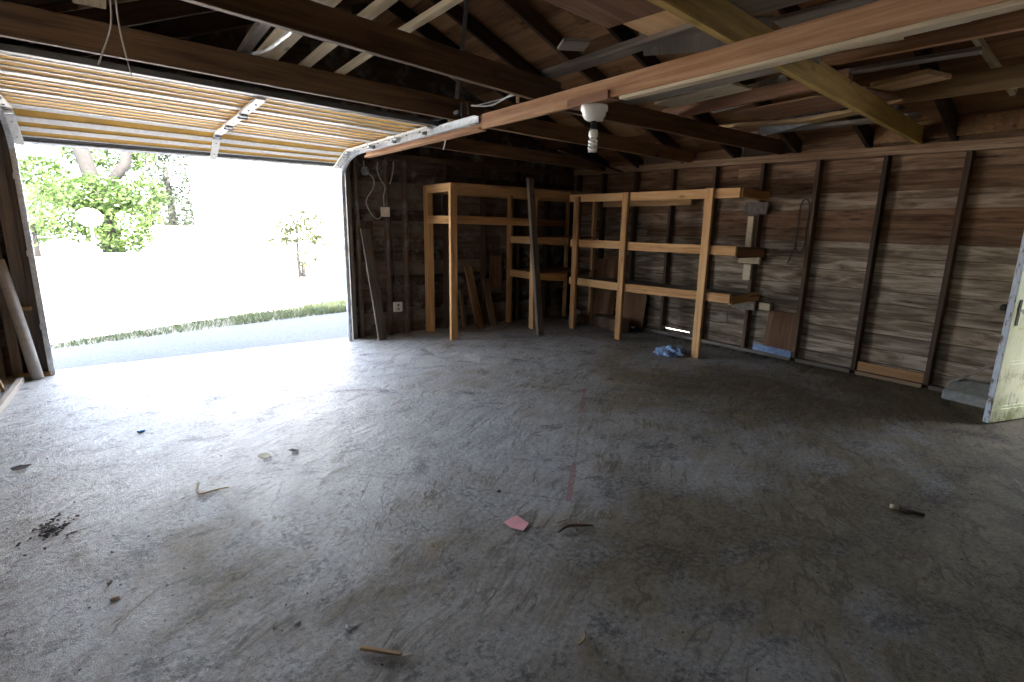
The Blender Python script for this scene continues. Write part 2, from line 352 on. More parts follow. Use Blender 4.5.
BARK = plain('bark', (0.022, 0.018, 0.015), 0.9, scale=9, bmp=0.6)
HOUSE = plain('white_house_siding', (0.80, 0.79, 0.77), 0.7, var=0.06)
HOUSEROOF = plain('house_roof_shingle', (0.35, 0.34, 0.34), 0.9)
SIGNWHITE = plain('white_sign', (0.82, 0.81, 0.78), 0.5, var=0.05)
ALU = plain('galvanised_steel', (0.66, 0.68, 0.70), 0.42, 0.35, var=0.25, scale=25)
BRIGHTALU = plain('bright_aluminium', (0.80, 0.79, 0.77), 0.32, 0.6, var=0.1, scale=30)
ALUD = plain('galvanised_dull', (0.30, 0.31, 0.33), 0.55, 0.6, var=0.3, scale=20)
WHITEMET = plain('white_enamel_steel', (0.78, 0.76, 0.72), 0.5, var=0.15, scale=30, spec=0.3)
FIBRE = plain('tan_fibreglass', (0.62, 0.35, 0.075), 0.8, var=0.18, scale=6, spec=0.12)
DARKRAIL = plain('dark_door_rail', (0.10, 0.095, 0.085), 0.55, 0.2)
STEELDK = plain('dark_steel', (0.06, 0.055, 0.05), 0.5, 0.6)
PORC = plain('porcelain', (0.78, 0.75, 0.68), 0.3, var=0.08)
BULB = plain('bulb_glass', (0.86, 0.85, 0.82), 0.25, var=0.03, bmp=0)
BLACKP = plain('black_plastic', (0.015, 0.015, 0.014), 0.4)
BOXPL = plain('ivory_plastic', (0.66, 0.61, 0.50), 0.5, var=0.12)
WIRE = plain('cloth_wire', (0.42, 0.37, 0.31), 0.7)
WIREW = plain('white_cable', (0.75, 0.74, 0.71), 0.5)
WIREB = plain('old_rope', (0.10, 0.08, 0.06), 0.8)
CONC = plain('concrete_block', (0.27, 0.26, 0.24), 0.9, var=0.25, scale=18, bmp=0.5)
PINK = plain('pink_paper', (0.80, 0.36, 0.37), 0.8, var=0.1)
CLOTH = plain('blue_cloth', (0.26, 0.36, 0.55), 0.9, var=0.4, scale=30)
STONE = plain('pale_pebble', (0.50, 0.48, 0.43), 0.9)
STONEB = plain('brown_pebble', (0.40, 0.29, 0.21), 0.9)
CRUMB = plain('dark_crumb', (0.06, 0.048, 0.04), 0.95)
PAPER = plain('white_paper', (0.72, 0.72, 0.70), 0.85)
BLUEP = plain('blue_plastic', (0.02, 0.22, 0.62), 0.4)
LEAFDRY = plain('dry_leaf', (0.055, 0.036, 0.026), 0.9)
LEAFPALE = plain('pale_leaf', (0.62, 0.60, 0.42), 0.8)
ORANGEWOOD = wood('orange_board', (0.14, 0.06, 0.022), (0.30, 0.15, 0.06), (0.42, 0.23, 0.10), spread=0.1)
CARD = wood('cardboard_brown', (0.10, 0.06, 0.035), (0.17, 0.105, 0.06), (0.24, 0.155, 0.09), knots=False)

def door_mat():
    mt, nt, b = newmat('cream_door_paint', 0.55); L = nt.links
    tc = nt.nodes.new('ShaderNodeTexCoord'); v = tc.outputs['Object']
    n1 = noise_(nt, v, 7, 6, 0.7); n2 = noise_(nt, mapping(nt, v, (40, 40, 9)), 1.0, 5, 0.7)
    s = nt.nodes.new('ShaderNodeSeparateXYZ'); L.new(v, s.inputs[0])
    low = ramp(nt, s.outputs[2], [(0.0, (1, 1, 1)), (0.32, (0.75, 0.75, 0.75)), (0.42, (0.12, 0.12, 0.12))]).outputs[0]
    col = mix(nt, ramp(nt, n1, [(0.4, (0, 0, 0)), (0.75, (1, 1, 1))]).outputs[0], (0.88, 0.88, 0.54), (0.78, 0.77, 0.42))
    mould = math_(nt, 'MULTIPLY', ramp(nt, n1, [(0.50, (0, 0, 0)), (0.60, (1, 1, 1))]).outputs[0], low)
    col = mix(nt, math_(nt, 'MULTIPLY', mould, 0.7), col, (0.36, 0.36, 0.06))
    streak = math_(nt, 'MULTIPLY', ramp(nt, n2, [(0.56, (0, 0, 0)), (0.66, (1, 1, 1))]).outputs[0], low)
    col = mix(nt, math_(nt, 'MULTIPLY', streak, 0.75), col, (0.14, 0.14, 0.08))
    L.new(col, b.inputs['Base Color']); bump(nt, b, n2, 0.2, 0.003); return mt
DOORP = door_mat()
def edge_mat():
    mt, nt, b = newmat('flaking_edge_paint', 0.7); tc = nt.nodes.new('ShaderNodeTexCoord')
    n = noise_(nt, mapping(nt, tc.outputs['Object'], (25, 25, 8)), 1.0, 6, 0.7)
    nt.links.new(ramp(nt, n, [(0.40, (0.16, 0.11, 0.07)), (0.46, (0.50, 0.52, 0.55)), (0.7, (0.66, 0.70, 0.76))]).outputs[0], b.inputs['Base Color']); return mt
DOOREDGE = edge_mat()

# ------------------------------------------------------------------ the setting: ground and floor
def slab(name, x0, x1, y0, y1, z, t, mat, nx=1, ny=1, wob=0.0):
    bm = bmesh.new(); boxbm(bm, (x0+x1)/2, (y0+y1)/2, z-t/2, x1-x0, y1-y0, t)
    return tag(from_bm(name, bm, mat), kind='structure')
def poly_slab(name, pts, z, t, mat):
    bm = bmesh.new(); a = [bm.verts.new((x, y, z)) for x, y in pts]; f = bm.faces.new(a)
    r = bmesh.ops.extrude_face_region(bm, geom=[f])
    for v in r['geom']:
        if isinstance(v, bmesh.types.BMVert): v.co.z -= t
    return tag(from_bm(name, bm, mat), kind='structure')
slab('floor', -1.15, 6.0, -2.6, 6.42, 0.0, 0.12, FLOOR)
poly_slab('ground', [(-70, -40), (90, -40), (90, 110), (-70, 110)], -0.06, 0.3, GRAVEL)
poly_slab('driveway', [(-3.5, 6.42), (2.75, 6.42), (3.3, 8.55), (1.2, 8.1), (-0.6, 7.62), (-3.5, 7.0)], -0.015, 0.08, ASPHALT)
poly_slab('grass_strip', [(-3.5, 7.0), (-0.6, 7.62), (1.2, 8.1), (3.3, 8.55), (2.75, 6.42), (3.6, 6.42), (4.6, 9.0), (4.4, 10.1), (2.4, 9.35), (0.7, 8.75), (-0.6, 8.0), (-3.5, 7.3)], -0.02, 0.06, SOIL)

# ------------------------------------------------------------------ the setting: walls
XR = 5.89      # inner face of right wall boards
YB = 6.37      # inner face of door wall boards
S_ = 0.42      # roof pitch
def roofz(x): return 2.36 + S_*(5.8-x) if x > 2.4 else 2.36 + S_*(5.8-2.4) - 0.40*(2.4-x)
ZR = roofz(2.4)

# right wall: horizontal boards, doorway y -0.22 .. 0.62
bm = bmesh.new(); z = 0.0; hs = []; random.seed(3)
while z < 2.3:
    hgt = random.choice((0.125, 0.14, 0.145, 0.17)); hs.append((z, hgt)); z += hgt
for i, (z, hgt) in enumerate(hs):
    spans = [(0.66, 6.37), (-2.6, -0.24)] if z < 2.0 else [(-2.6, 6.37)]
    for (a, b2) in spans:
        cuts = [a]; p = a + random.uniform(1.5, 4.6)
        while p < b2-0.6: cuts.append(p); p += random.choice((3.66, 4.27, 4.88))
        cuts.append(b2)
        for k in range(len(cuts)-1):
            q0, q1 = cuts[k]+0.0015, cuts[k+1]-0.0015
            segs = [(q0, q1, z+0.004, z+hgt-0.004)]
            if i == 0:      # rotten bottom edge: a slit of daylight stays open here
                segs = [(q0, q1, z+0.002, 0.068)]; 
                for g0, g1 in ((q0, min(q1, 4.05)), (max(q0, 4.44), q1)):
                    if g1-g0 > 0.02: segs.append((g0, g1, 0.069, z+hgt-0.002))
                if q0 < 4.44 and q1 > 4.05: segs.append((max(q0, 4.051), min(q1, 4.439), 0.083, z+hgt-0.002))
            for s0, s1, z0, z1 in segs:
                dx = random.uniform(-0.004, 0.004)
                boxbm(bm, XR+0.012+dx, (s0+s1)/2, (z0+z1)/2, 0.022, s1-s0, z1-z0)
wr = tag(from_bm('wall_right', bm, SIDING), kind='structure')
# outer cladding so that only the slit lets light through
bm = bmesh.new()
for (a, b2, z0, z1) in ((0.66, 4.0, 0, 2.3), (4.5, 6.4, 0, 2.3), (4.0, 4.5, 0.10, 2.3), (4.0, 4.5, -0.05, 0.05), (-2.6, -0.24, 0, 2.3), (-0.24, 0.66, 2.0, 2.3)):
    boxbm(bm, XR+0.038, (a+b2)/2, (z0+z1)/2, 0.02, b2-a, z1-z0)
from_bm('cladding', bm, SIDING, wr)
def plate_z(y): return 2.045 + 0.022*y
for y in (-1.0, -0.28, 0.72, 1.465, 2.07, 2.665, 3.25, 3.84, 4.45, 5.06, 5.67, 6.2):
    z1 = plate_z(y)
    beam('stud', (5.845, y, 0.04), (5.845, y, z1), 0.04, 0.09, STUD, wr, (1, 0, 0))
for k, dz in enumerate((0, 0.04)):
    beam('top_plate', (5.85, -2.5, plate_z(-2.5)+0.02+dz), (5.85, 6.3, plate_z(6.3)+0.02+dz), 0.10, 0.039, PLATE, wr, bev=0.003)
for a, b2, mt in ((-2.5, -0.3, STUD), (0.9, 1.44, GREYWOOD), (1.49, 2.045, CARD), (2.095, 2.64, WEATHER), (2.69, 6.3, GREYWOOD)):
    beam('sill_plate', (5.845, a, 0.02), (5.845, b2, 0.02), 0.09, 0.038, mt, wr)

# door wall: boards, studs, gable
bm = bmesh.new(); random.seed(11)
z = 0.0
while z < 2.2:
    hgt = random.choice((0.14, 0.145, 0.18))
    for a, b2 in ((-1.1, -0.66), (2.24, 5.9)):
        if z > 2.04: a, b2 = -1.1, 5.9
        cut = random.uniform(a+0.2, b2-0.2)
        for q0, q1 in ((a, cut), (cut, b2)):
            boxbm(bm, (q0+q1)/2, YB+0.012, z+hgt/2, q1-q0-0.003, 0.022, hgt-0.004)
        if z > 2.04: break
    z += hgt
wb = tag(from_bm('wall_back', bm, BACKBOARD), kind='structure')
bm = bmesh.new()
def prism(bm, pts, y0, y1):
    a = [bm.verts.new((x, y0, zz)) for x, zz in pts]; b2 = [bm.verts.new((x, y1, zz)) for x, zz in pts]
    bm.faces.new(a); bm.faces.new(b2[::-1])
    for i in range(len(pts)): bm.faces.new((a[i], b2[i], b2[(i+1) % len(pts)], a[(i+1) % len(pts)]))
for q in ([(-1.1, 2.03), (5.95, 2.03), (5.95, 2.30), (2.4, ZR), (-1.1, roofz(-1.1))], [(2.24, 0), (5.95, 0), (5.95, 2.03), (2.24, 2.03)], [(-1.1, 0), (-0.66, 0), (-0.66, 2.03), (-1.1, 2.03)]):
    prism(bm, q, YB+0.025, YB+0.05)
from_bm('sheathing', bm, BACKBOARD, wb)
for x in (2.34, 2.72, 2.965, 3.55, 4.15, 4.75, 5.3):
    beam('stud', (x, YB-0.045, 0.0), (x, YB-0.045, 2.18), 0.04, 0.09, STUD if x > 3 else BACKBOARD, wb, (0, 1, 0))
beam('jamb', (2.235, YB-0.03, 0), (2.235, YB-0.03, 2.1), 0.055, 0.14, GREYWOOD, wb, (0, 1, 0))
beam('jamb', (-0.665, YB-0.03, 0), (-0.665, YB-0.03, 2.2), 0.055, 0.14, GREYWOOD, wb, (0, 1, 0))
beam('jamb', (-0.74, YB-0.05, 0), (-0.74, YB-0.05, 2.2), 0.09, 0.06, WEATHER, wb, (0, 1, 0))
beam('header', (-1.0, YB-0.03, 2.22), (2.3, YB-0.03, 2.10), 0.05, 0.14, STUD, wb)
beam('top_plate', (2.3, YB-0.045, 2.2), (5.8, YB-0.045, 2.2), 0.09, 0.08, STUD, wb)
for x in (-0.86, -0.98):
    beam('stud', (x, YB-0.045, 0), (x, YB-0.045, 2.3), 0.07, 0.05, WEATHER, wb, (0, 1, 0))
# left wall and the wall behind the camera
bm = bmesh.new()
for k in range(16):      # unseen opening added in the left wall for fill light, y 2.0 .. 2.8
    zc = 0.075+k*0.15
    for ya, yb in (((-2.6, 2.0), (2.8, 6.4)) if 1.2 < zc < 1.8 else ((-2.6, 6.4),)):
        boxbm(bm, -1.06, (ya+yb)/2, zc, 0.024, yb-ya, 0.146)
for ya, yb, za, zb in ((-2.62, 6.42, 0, 1.2), (-2.62, 6.42, 1.8, 2.3), (-2.62, 2.0, 1.2, 1.8), (2.8, 6.42, 1.2, 1.8)):
    boxbm(bm, -1.09, (ya+yb)/2, (za+zb)/2, 0.02, yb-ya, zb-za)
tag(from_bm('wall_left', bm, LEFTBOARD), kind='structure')
bm = bmesh.new()
for k in range(16): boxbm(bm, 2.42, -2.55, 0.075+k*0.15, 7.0, 0.024, 0.146)
prism(bm, [(-1.1, 0), (5.95, 0), (5.95, 2.30), (2.4, ZR), (-1.1, roofz(-1.1))], -2.6, -2.57)
tag(from_bm('wall_front', bm, BACKBOARD), kind='structure')

# ceiling: roof boards, rafters, ridge
bm = bmesh.new()
for side in (0, 1):
    n = 20
    for k in range(n):
        x0 = 2.4 + (3.75 if side else -3.75)*k/n; x1 = 2.4 + (3.75 if side else -3.75)*(k+1)/n
        y = -2.7
        while y < 6.55:
            yl = min(6.55, y + random.choice((1.2, 1.85, 2.45)))
            a, b2 = V((x0, 0, roofz(x0)+0.012)), V((x1, 0, roofz(x1)+0.012))
            if side == 0: a, b2 = b2, a
            M, Ln = frame(a, b2); 
            boxbm(bm, 0, (y+yl)/2, random.uniform(0, 0.002), Ln-0.002, yl-y-0.002, 0.02, M=M)
            y = yl
ce = tag(from_bm('ceiling', bm, DECK), kind='structure')
bm = bmesh.new()
for side in (0, 1):
    xe = 2.4 + (3.85 if side else -3.85)
    a, b2 = V((2.4, 0, ZR+0.04)), V((xe, 0, roofz(xe)+0.04))
    M, Ln = frame(a, b2); boxbm(bm, 0, 1.95, 0, Ln+0.02, 9.3, 0.018, M=M)
from_bm('roofing', bm, ASPHALT, ce)
for y in (-1.9, -1.2, -0.45, 0.25, 0.95, 1.6, 2.25, 2.92, 3.6, 4.30, 5.02, 5.65):
    for xe in (5.92, -1.1):
        a = V((2.4, y, ZR-0.085)); b2 = V((xe, y, roofz(xe)-0.085))
        beam('rafter', a, b2, 0.042, 0.14, RAFTER, ce)
beam('ridge_board', (2.4, -2.55, ZR-0.11), (2.4, 6.3, ZR-0.11), 0.03, 0.19, RAFTER, ce)
for y in (-1.2, 0.25, 1.28, 1.9, 3.2, 4.6):
    beam('eave_block', (5.82, y-0.28, 2.28), (5.82, y+0.3, 2.28), 0.03, 0.15, DECK if y < 2 else RAFTER, ce)
# yellow strut seen near the right edge
beam('strut', (4.3, 1.34, 2.83), (5.35, 1.16, 2.40), 0.035, 0.045, PALEWOOD, ce)
beam('strut', (4.62, 1.30, 2.35), (4.62, 1.30, 2.82), 0.035, 0.03, PALEWOOD, ce)
beam('strut', (5.1, 1.18, 2.33), (5.1, 1.18, 2.56), 0.04, 0.03, TANWOOD, ce)
beam('brace', (3.92, 4.50, 2.2), (5.75, 5.25, 2.16), 0.03, 0.02, RAFTER, ce)

def joist(p0, p1, mat, label, hz=0.14, wy=0.04, warp=0.008):
    o = beam('ceiling_joist', V(p0)+V((0, 0, hz/2)), V(p1)+V((0, 0, hz/2)), wy, hz, mat, None, warp=warp, bev=0.003)
    return tag(o, label, 'joist', None, 'structure')
joist((-1.05, 2.42, 2.27), (2.42, 2.80, 2.168), JOIST, 'dark brown joist above the middle of the room, left of the long reddish beam')
joist((2.16, 2.90, 2.172), (5.86, 3.07, 2.187), JOIST, 'dark brown joist running right from beside the bare bulb holder')
joist((-1.05, 3.55, 2.24), (2.42, 3.70, 2.172), JOIST, 'dark brown joist across the front end of the raised garage door', hz=0.15)
joist((2.14, 3.74, 2.172), (5.86, 4.20, 2.196), JOIST, 'dark brown joist passing behind the bare bulb, right of the long beam')
joist((2.24, 5.14, 2.195), (5.86, 5.70, 2.20), JOIST, 'dark brown joist above the corner shelving, nearest the door wall')
joist((-1.05, 1.16, 2.24), (5.86, 1.84, 2.165), JOISTY, 'yellow brown joist at upper right, resting on the right wall plate', hz=0.14)
# long beam hung under the joists: two lengths of timber face to face
lb = empty('ceiling_beam', (2.2, 2.0, 2.07), 'long reddish beam hung under the joists from the door track towards the camera', 'beam', None, 'structure')
beam('board', (2.185, 3.34, 2.122), (2.185, -2.5, 2.112), 0.022, 0.098, REDBEAM, lb, warp=0.004)
beam('board', (2.222, 5.6, 2.135), (2.222, -2.5, 2.112), 0.036, 0.09, REDBEAM, lb, warp=0.004)
beam('board', (2.20, 3.36, 2.080), (2.20, 5.55, 2.085), 0.07, 0.02, REDBEAM, lb)
beam('board', (2.215, 2.05, 2.064), (2.215, -2.5, 2.056), 0.06, 0.016, PALEWOOD, lb)
beam('block', (2.2, 2.10, 2.085), (2.2, 2.42, 2.085), 0.09, 0.045, REDWOOD, lb)

# ------------------------------------------------------------------ garage door (raised) and its tracks
DZ = lambda x: 2.275 - 0.031*(x+0.62)        # height of the raised panels over the width
gd = empty('door_1', (0.79, 5.0, 2.2), 'raised garage door of tan ribbed sections and white rails under the ceiling', 'garage door', None, 'structure')
XL, XQ = -0.60, 2.12
def dpt(x, s):
    """point on the raised door, s = distance from its bottom edge"""
    yb, zb = 6.26, 2.035; yh, zh = 5.80, DZ(x)
    L1 = math.hypot(yb-yh, zh-zb)
    if s < L1:
        t = s/L1; return V((x, yb+(yh-yb)*t, zb+(zh-zb)*t))
    return V((x, yh-(s-L1), zh-0.003*(s-L1)))
LB = math.hypot(0.46, DZ(0.8)-2.035)
def strip(name, s0, s1, drop, thick, mat, parent, x0=XL, x1=XQ, ns=2):
    bm = bmesh.new(); nx = 8; nrm = V((0, 0, -1))
    g = [[[None]*2 for _ in range(nx+1)] for _ in range(ns+1)]
    for i in range(ns+1):
        s = s0+(s1-s0)*i/ns
        for k in range(nx+1):
            x = x0+(x1-x0)*k/nx; p = dpt(x, s)
            q0, q1 = dpt(x, s-0.004), dpt(x, s+0.004); d = (q1-q0).normalized(); n_ = V((0, d.z, -d.y))
            if n_.z > 0: n_ = -n_
            g[i][k][0] = bm.verts.new(p+n_*drop); g[i][k][1] = bm.verts.new(p+n_*(drop-thick))
    for i in range(ns):
        for k in range(nx):
            for l in (0, 1):
                bm.faces.new((g[i][k][l], g[i][k+1][l], g[i+1][k+1][l], g[i+1][k][l]))
    for i in range(ns):
        for k in (0, nx): bm.faces.new((g[i][k][0], g[i+1][k][0], g[i+1][k][1], g[i][k][1]))
    for k in range(nx):
        for i in (0, ns): bm.faces.new((g[i][k][0], g[i][k+1][0], g[i][k+1][1], g[i][k][1]))
    return from_bm(name, bm, mat, parent)
secs = [(0.0, LB), (LB, LB+0.62), (LB+0.62, LB+1.24), (LB+1.24, LB+1.86)]
for i, (s0, s1) in enumerate(secs):
    p = strip('door_section', s0+0.004, s1-0.004, 0.0, 0.012, FIBRE, gd)
    if i == 0:
        strip('bottom_rail', 0.0, 0.035, 0.02, 0.03, ALU, p)
        strip('bottom_rail', 0.037, 0.075, 0.008, 0.008, DARKRAIL, p)
        for a, b2 in ((0.085, 0.10), (0.165, 0.225), (0.29, 0.36), (LB-0.045, LB-0.004)):
            strip('rib', a, b2, 0.006, 0.005, WHITEMET, p)
    else:
        w0 = 0.05
        strip('rail', s0+0.004, s0+0.044, 0.012, 0.012, WHITEMET, p)
        strip('rail', s1-0.040, s1-0.004, 0.012, 0.012, WHITEMET, p)
        Ls = s1-s0
        for q in (0.27, 0.52, 0.75): strip('rib', s0+Ls*q-0.008, s0+Ls*q+0.008, 0.007, 0.006, WHITEMET, p)
strip('top_rail', LB+1.862, LB+1.92, 0.03, 0.035, DARKRAIL, gd)
strip('top_rail', LB+1.825, LB+1.862, 0.02, 0.02, BRIGHTALU, gd)
for x in (-0.57, 0.86, 2.08):
    for i, (s0, s1) in enumerate(secs):
        p = strip('hinge_strip', s0+0.012, s1-0.01, 0.045, 0.016, WHITEMET, gd, x-0.03, x+0.03)
        q = dpt(x, s1-0.02); bm = bmesh.new(); boxbm(bm, 0, 0, 0, 0.05, 0.075, 0.018, 0.004)
        tubebm(bm, [(-0.035, 0.03, -0.008), (0.035, 0.03, -0.008)], 0.009, 8)
        if i < 3: from_bm('hinge', bm, ALUD if x == 0.86 else ALU, gd, Matrix.Translation(q+V((0, 0, -0.055))))
        for sc in (0.3, 0.7):
            q = dpt(x, s0+(s1-s0)*sc); bm = bmesh.new(); bmesh.ops.create_uvsphere(bm, u_segments=8, v_segments=5, radius=0.008)
            from_bm('bolt', bm, STEELDK, p, Matrix.Translation(q+V((0, 0, -0.045))))
def track(side, x, zt, y_end, label):
    r = empty('door_track', (x, 6.25, 0), label, 'door track')
    def chan(name, pts, parent):
        bm = bmesh.new(); P = [V(p) for p in pts]; prof = [(-0.026, 0.028), (0.012, 0.028), (0.012, -0.028), (-0.026, -0.028)]
        rings = []
        for i, p in enumerate(P):
            t = (P[min(i+1, len(P)-1)]-P[max(i-1, 0)]).normalized(); n_ = V((0, -t.z, t.y))
            ring = [p+V((side*a, 0, 0))+n_*b2 for a, b2 in prof]
            ring += [p+V((side*(a-(0.003 if j in (1, 2) else 0)), 0, 0))+n_*(b2*0.88) for j, (a, b2) in reversed(list(enumerate(prof)))]
            rings.append([bm.verts.new(c) for c in ring])
        for i in range(len(rings)-1):
            for k in range(8): bm.faces.new((rings[i][k], rings[i][(k+1) % 8], rings[i+1][(k+1) % 8], rings[i+1][k]))
        bm.faces.new(rings[0]); bm.faces.new(rings[-1][::-1])
        return from_bm(name, bm, ALU, parent)
    vt = chan('vertical_rail', [(x, 6.24, 0.0), (x, 6.24, 1.9)], r)
    arc = [(x, 6.24, 1.9)]+[(x, 5.66+0.58*math.cos(a), 1.9+(zt-1.9)*math.sin(a)) for a in [math.pi/2*k/8 for k in range(1, 9)]]
    chan('curved_rail', arc, r)
    chan('horizontal_rail', [(x, 5.66, zt), (x, y_end, zt-0.012)], r)
    for z in (0.45, 1.1, 1.75):
        bm = bmesh.new(); boxbm(bm, side*0.018, 0.03, 0, 0.012, 0.075, 0.05, 0.002); from_bm('bracket', bm, ALU, r, Matrix.Translation(V((x, 6.25, z))))
    for y in (5.25, 4.75, 4.15):
        bm = bmesh.new(); tubebm(bm, [(-0.03, 0, 0), (0.012, 0, 0)], 0.021, 12)
        o = from_bm('roller', bm, ALUD, r, Matrix.Translation(V((x-side*0.02, y, zt-0.006))), True)
        bm = bmesh.new(); boxbm(bm, 0, 0, 0, 0.03, 0.06, 0.06, 0.004); from_bm('roller_bracket', bm, STEELDK if y < 4.3 else ALU, r, Matrix.Translation(V((x-side*0.055, y+0.03, zt+0.02))))
    return r
tr = track(1, 2.165, 2.15, 3.38, 'galvanised door track from the opening right edge to the long reddish beam')
tl = track(-1, -0.63, 2.26, 3.0, 'galvanised door track up the left edge of the garage opening')
# spring and end pulley on the right track
bm = bmesh.new(); tubebm(bm, [(2.16, 4.35, 2.215), (2.15, 3.62, 2.225)], 0.014, 10); tubebm(bm, [(2.16, 4.95, 2.21), (2.16, 4.35, 2.215)], 0.005, 6)
from_bm('spring', bm, ALUD, tr, None, True)
bm = bmesh.new(); boxbm(bm, 2.16, 3.58, 2.235, 0.02, 0.035, 0.09, 0.003); boxbm(bm, 2.185, 3.53, 2.24, 0.016, 0.02, 0.08, 0.003)
from_bm('pulley_bracket', bm, STEELDK, tr)
bm = bmesh.new(); boxbm(bm, 0, 0, 0, 0.032, 0.006, 0.86); boxbm(bm, 0.014, 0.012, 0, 0.004, 0.028, 0.86)
for k in range(17):
    tubebm(bm, [(0, -0.001, -0.40+k*0.05), (0, -0.0045, -0.40+k*0.05)], 0.007, 8)
from_bm('hanger_strap', bm, ALUD, tr, Matrix.Translation(V((2.2, 3.66, 2.61))) @ Matrix.Rotation(math.radians(14), 4, 'X'))
tag(tube('lift_cable', [(2.19, 3.5, 2.255), (2.23, 3.3, 2.23), (2.26, 3.1, 2.27), (2.3, 2.95, 2.29)], 0.006, WIREW, None, 6, 6), 'looped pale cable at the near end of the right door track', 'cable')
tag(tube('lift_cable', [(2.2, 3.48, 2.25), (2.24, 3.25, 2.255), (2.27, 3.05, 2.265), (2.31, 2.92, 2.285)], 0.004, ALU, None, 6, 6), 'thin steel cable twisted beside the pale loop above the track end', 'cable')

# ------------------------------------------------------------------ shelving
ls = empty('storage_shelving', (4.1, 5.95, 0), 'lumber frame shelving against the door wall, left run with the tall open bay', 'shelving')
F, Rr, T = 5.61, 6.25, 1.885
for x, y, n_ in ((3.25, F, T), (3.26, Rr, T-0.005), (4.54, F+0.06, 1.86), (4.56, Rr, 1.86)):
    beam('post', (x, y, 0), (x, y, n_), 0.04 if x > 4 else 0.09, 0.09 if x > 4 else 0.09 if y > 6 else 0.05, PINE, ls, (0, 1, 0))
for z0, z1, x0, x1, y in ((1.84, 1.82, 3.31, 5.1, F-0.02), (1.465, 1.455, 3.3, 4.52, F-0.02), (1.215, 1.195, 4.56, 5.1, F+0.02), (0.735, 0.69, 4.56, 5.1, F+0.02)):
    beam('front_rail', (x0, y, z0), (x1, y, z1), 0.038, 0.095, PINE, ls)
    beam('back_rail', (x0-0.03 if x0 < 4 else x0, 6.26, z0), (5.7, 6.26, z1), 0.038, 0.09, PINE, ls)
for z, x in ((1.84, 3.25), (1.465, 3.25), (1.215, 4.565), (0.735, 4.565)):
    beam('end_rail', (x, F+0.02, z), (x, Rr+0.02, z), 0.04, 0.095, PINE, ls)
for z, x0 in ((1.888, 3.23), (1.257, 4.56), (0.775, 4.56)):
    bm = bmesh.new(); boxbm(bm, (x0+5.72)/2, 5.93, z, 5.72-x0, 0.68, 0.012); from_bm('shelf_board', bm, PLYDARK, ls)
rs = empty('storage_shelving', (5.4, 4.2, 0), 'lumber frame shelving along the right wall with three open tiers', 'shelving')
for y, z in ((5.37, 1.80), (4.51, 1.865), (3.36, 1.86)):
    beam('post', (5.035, y, 0), (5.035, y, z-0.04 if y < 5 else z), 0.09, 0.04, PINE, rs, (1, 0, 0))
for x, y, z in ((5.60, 5.6, 1.8), (5.62, 6.2, 1.8)):
    beam('post', (x, y, 0), (x, y, z), 0.05, 0.05, PINE, rs, (1, 0, 0))
for (ya, za), (yb, zb) in (((5.55, 1.785), (4.55, 1.772)), ((4.47, 1.772), (3.04, 1.762)), ((5.50, 1.185), (4.55, 1.190)), ((4.47, 1.183), (3.02, 1.186)), ((5.50, 0.667), (4.55, 0.668)), ((4.47, 0.668), (3.03, 0.695))):
    beam('front_rail', (5.075, ya, za), (5.075, yb, zb), 0.038, 0.098, PINE, rs)
for z, x1, m_ in ((1.765, 5.765, PINE), (1.16, 5.79, REDWOOD), (0.675, 5.79, PINE)):
    beam('end_rail', (5.09, 3.045, z), (x1, 3.13, z-0.01), 0.038, 0.09, m_, rs)
for z in (1.735, 1.15, 0.64):
    beam('back_rail', (5.78, 5.6, z), (5.78, 4.1 if z > 1.5 else 3.2, z), 0.038, 0.088, PINE, rs)
for z, t in ((1.205, 0.012), (0.682, 0.012), (1.808, 0.010)):
    bm = bmesh.new(); boxbm(bm, 5.43, 4.3, z, 0.66, 2.44, t); from_bm('shelf_board', bm, PLYGREY if z < 1.5 else PLYDARK, rs)
for i, (y0, y1, z0, z1, mt, lb_) in enumerate(((3.38, 3.12, 1.57, 1.705, GREYWOOD, 'grey square block under the top shelf end on the wall stud'),
        (3.335, 3.265, 1.20, 1.55, PALEWOOD, 'pale upright cleat on the stud between top and middle shelf ends'),
        (3.40, 3.14, 1.025, 1.10, PALEWOOD, 'short pale crosspiece nailed below the middle shelf end'),
        (3.325, 3.235, 0.84, 1.015, PALEWOOD, 'short pale upright forming a T under the crosspiece on the stud'),
        (3.42, 3.14, 0.50, 0.60, GREYWOOD, 'grey block supporting the bottom shelf end at the stud'),
        (3.115, 2.985, 0.515, 0.595, PALEWOOD, 'pale block end sticking out right of the bottom shelf'))):
    bm = bmesh.new(); boxbm(bm, 0, 0, 0, 0.038 if i != 5 else 0.07, y0-y1, z1-z0, 0.003)
    o = from_bm('wood_block', bm, mt, None, Matrix.Translation(V((5.778 if i != 5 else 5.84, (y0+y1)/2, (z0+z1)/2))))
    tag(o, lb_, 'wood block')

# ------------------------------------------------------------------ loose timber and panels on the floor
def plank(p0, p1, wd, th, mat, label, upv, name='wooden_plank', cat='plank', warp=0.006):
    return tag(beam(name, p0, p1, wd, th, mat, None, upv, warp=warp), label, cat)
plank((4.37, 5.27, 0.0), (4.345, 5.53, 2.0), 0.13, 0.04, WEATHER, 'tall dark weathered plank leaning against the front of the shelving', (0.35, -1, 0))
plank((2.50, 6.06, 0.0), (2.40, 6.24, 1.34), 0.12, 0.03, GREYWOOD, 'grey weathered plank leaning on the wall just right of the opening', (0.25, -1, 0))
plank((3.95, 6.08, 0.0), (3.88, 6.30, 0.84), 0.13, 0.03, TANWOOD, 'taller brown board offcut leaning at the back of the tall bay', (0.2, -1, 0))
plank((4.22, 6.15, 0.0), (4.18, 6.31, 0.66), 0.12, 0.025, CARD, 'shorter brown board offcut leaning right of the taller one in the bay', (0.2, -1, 0))
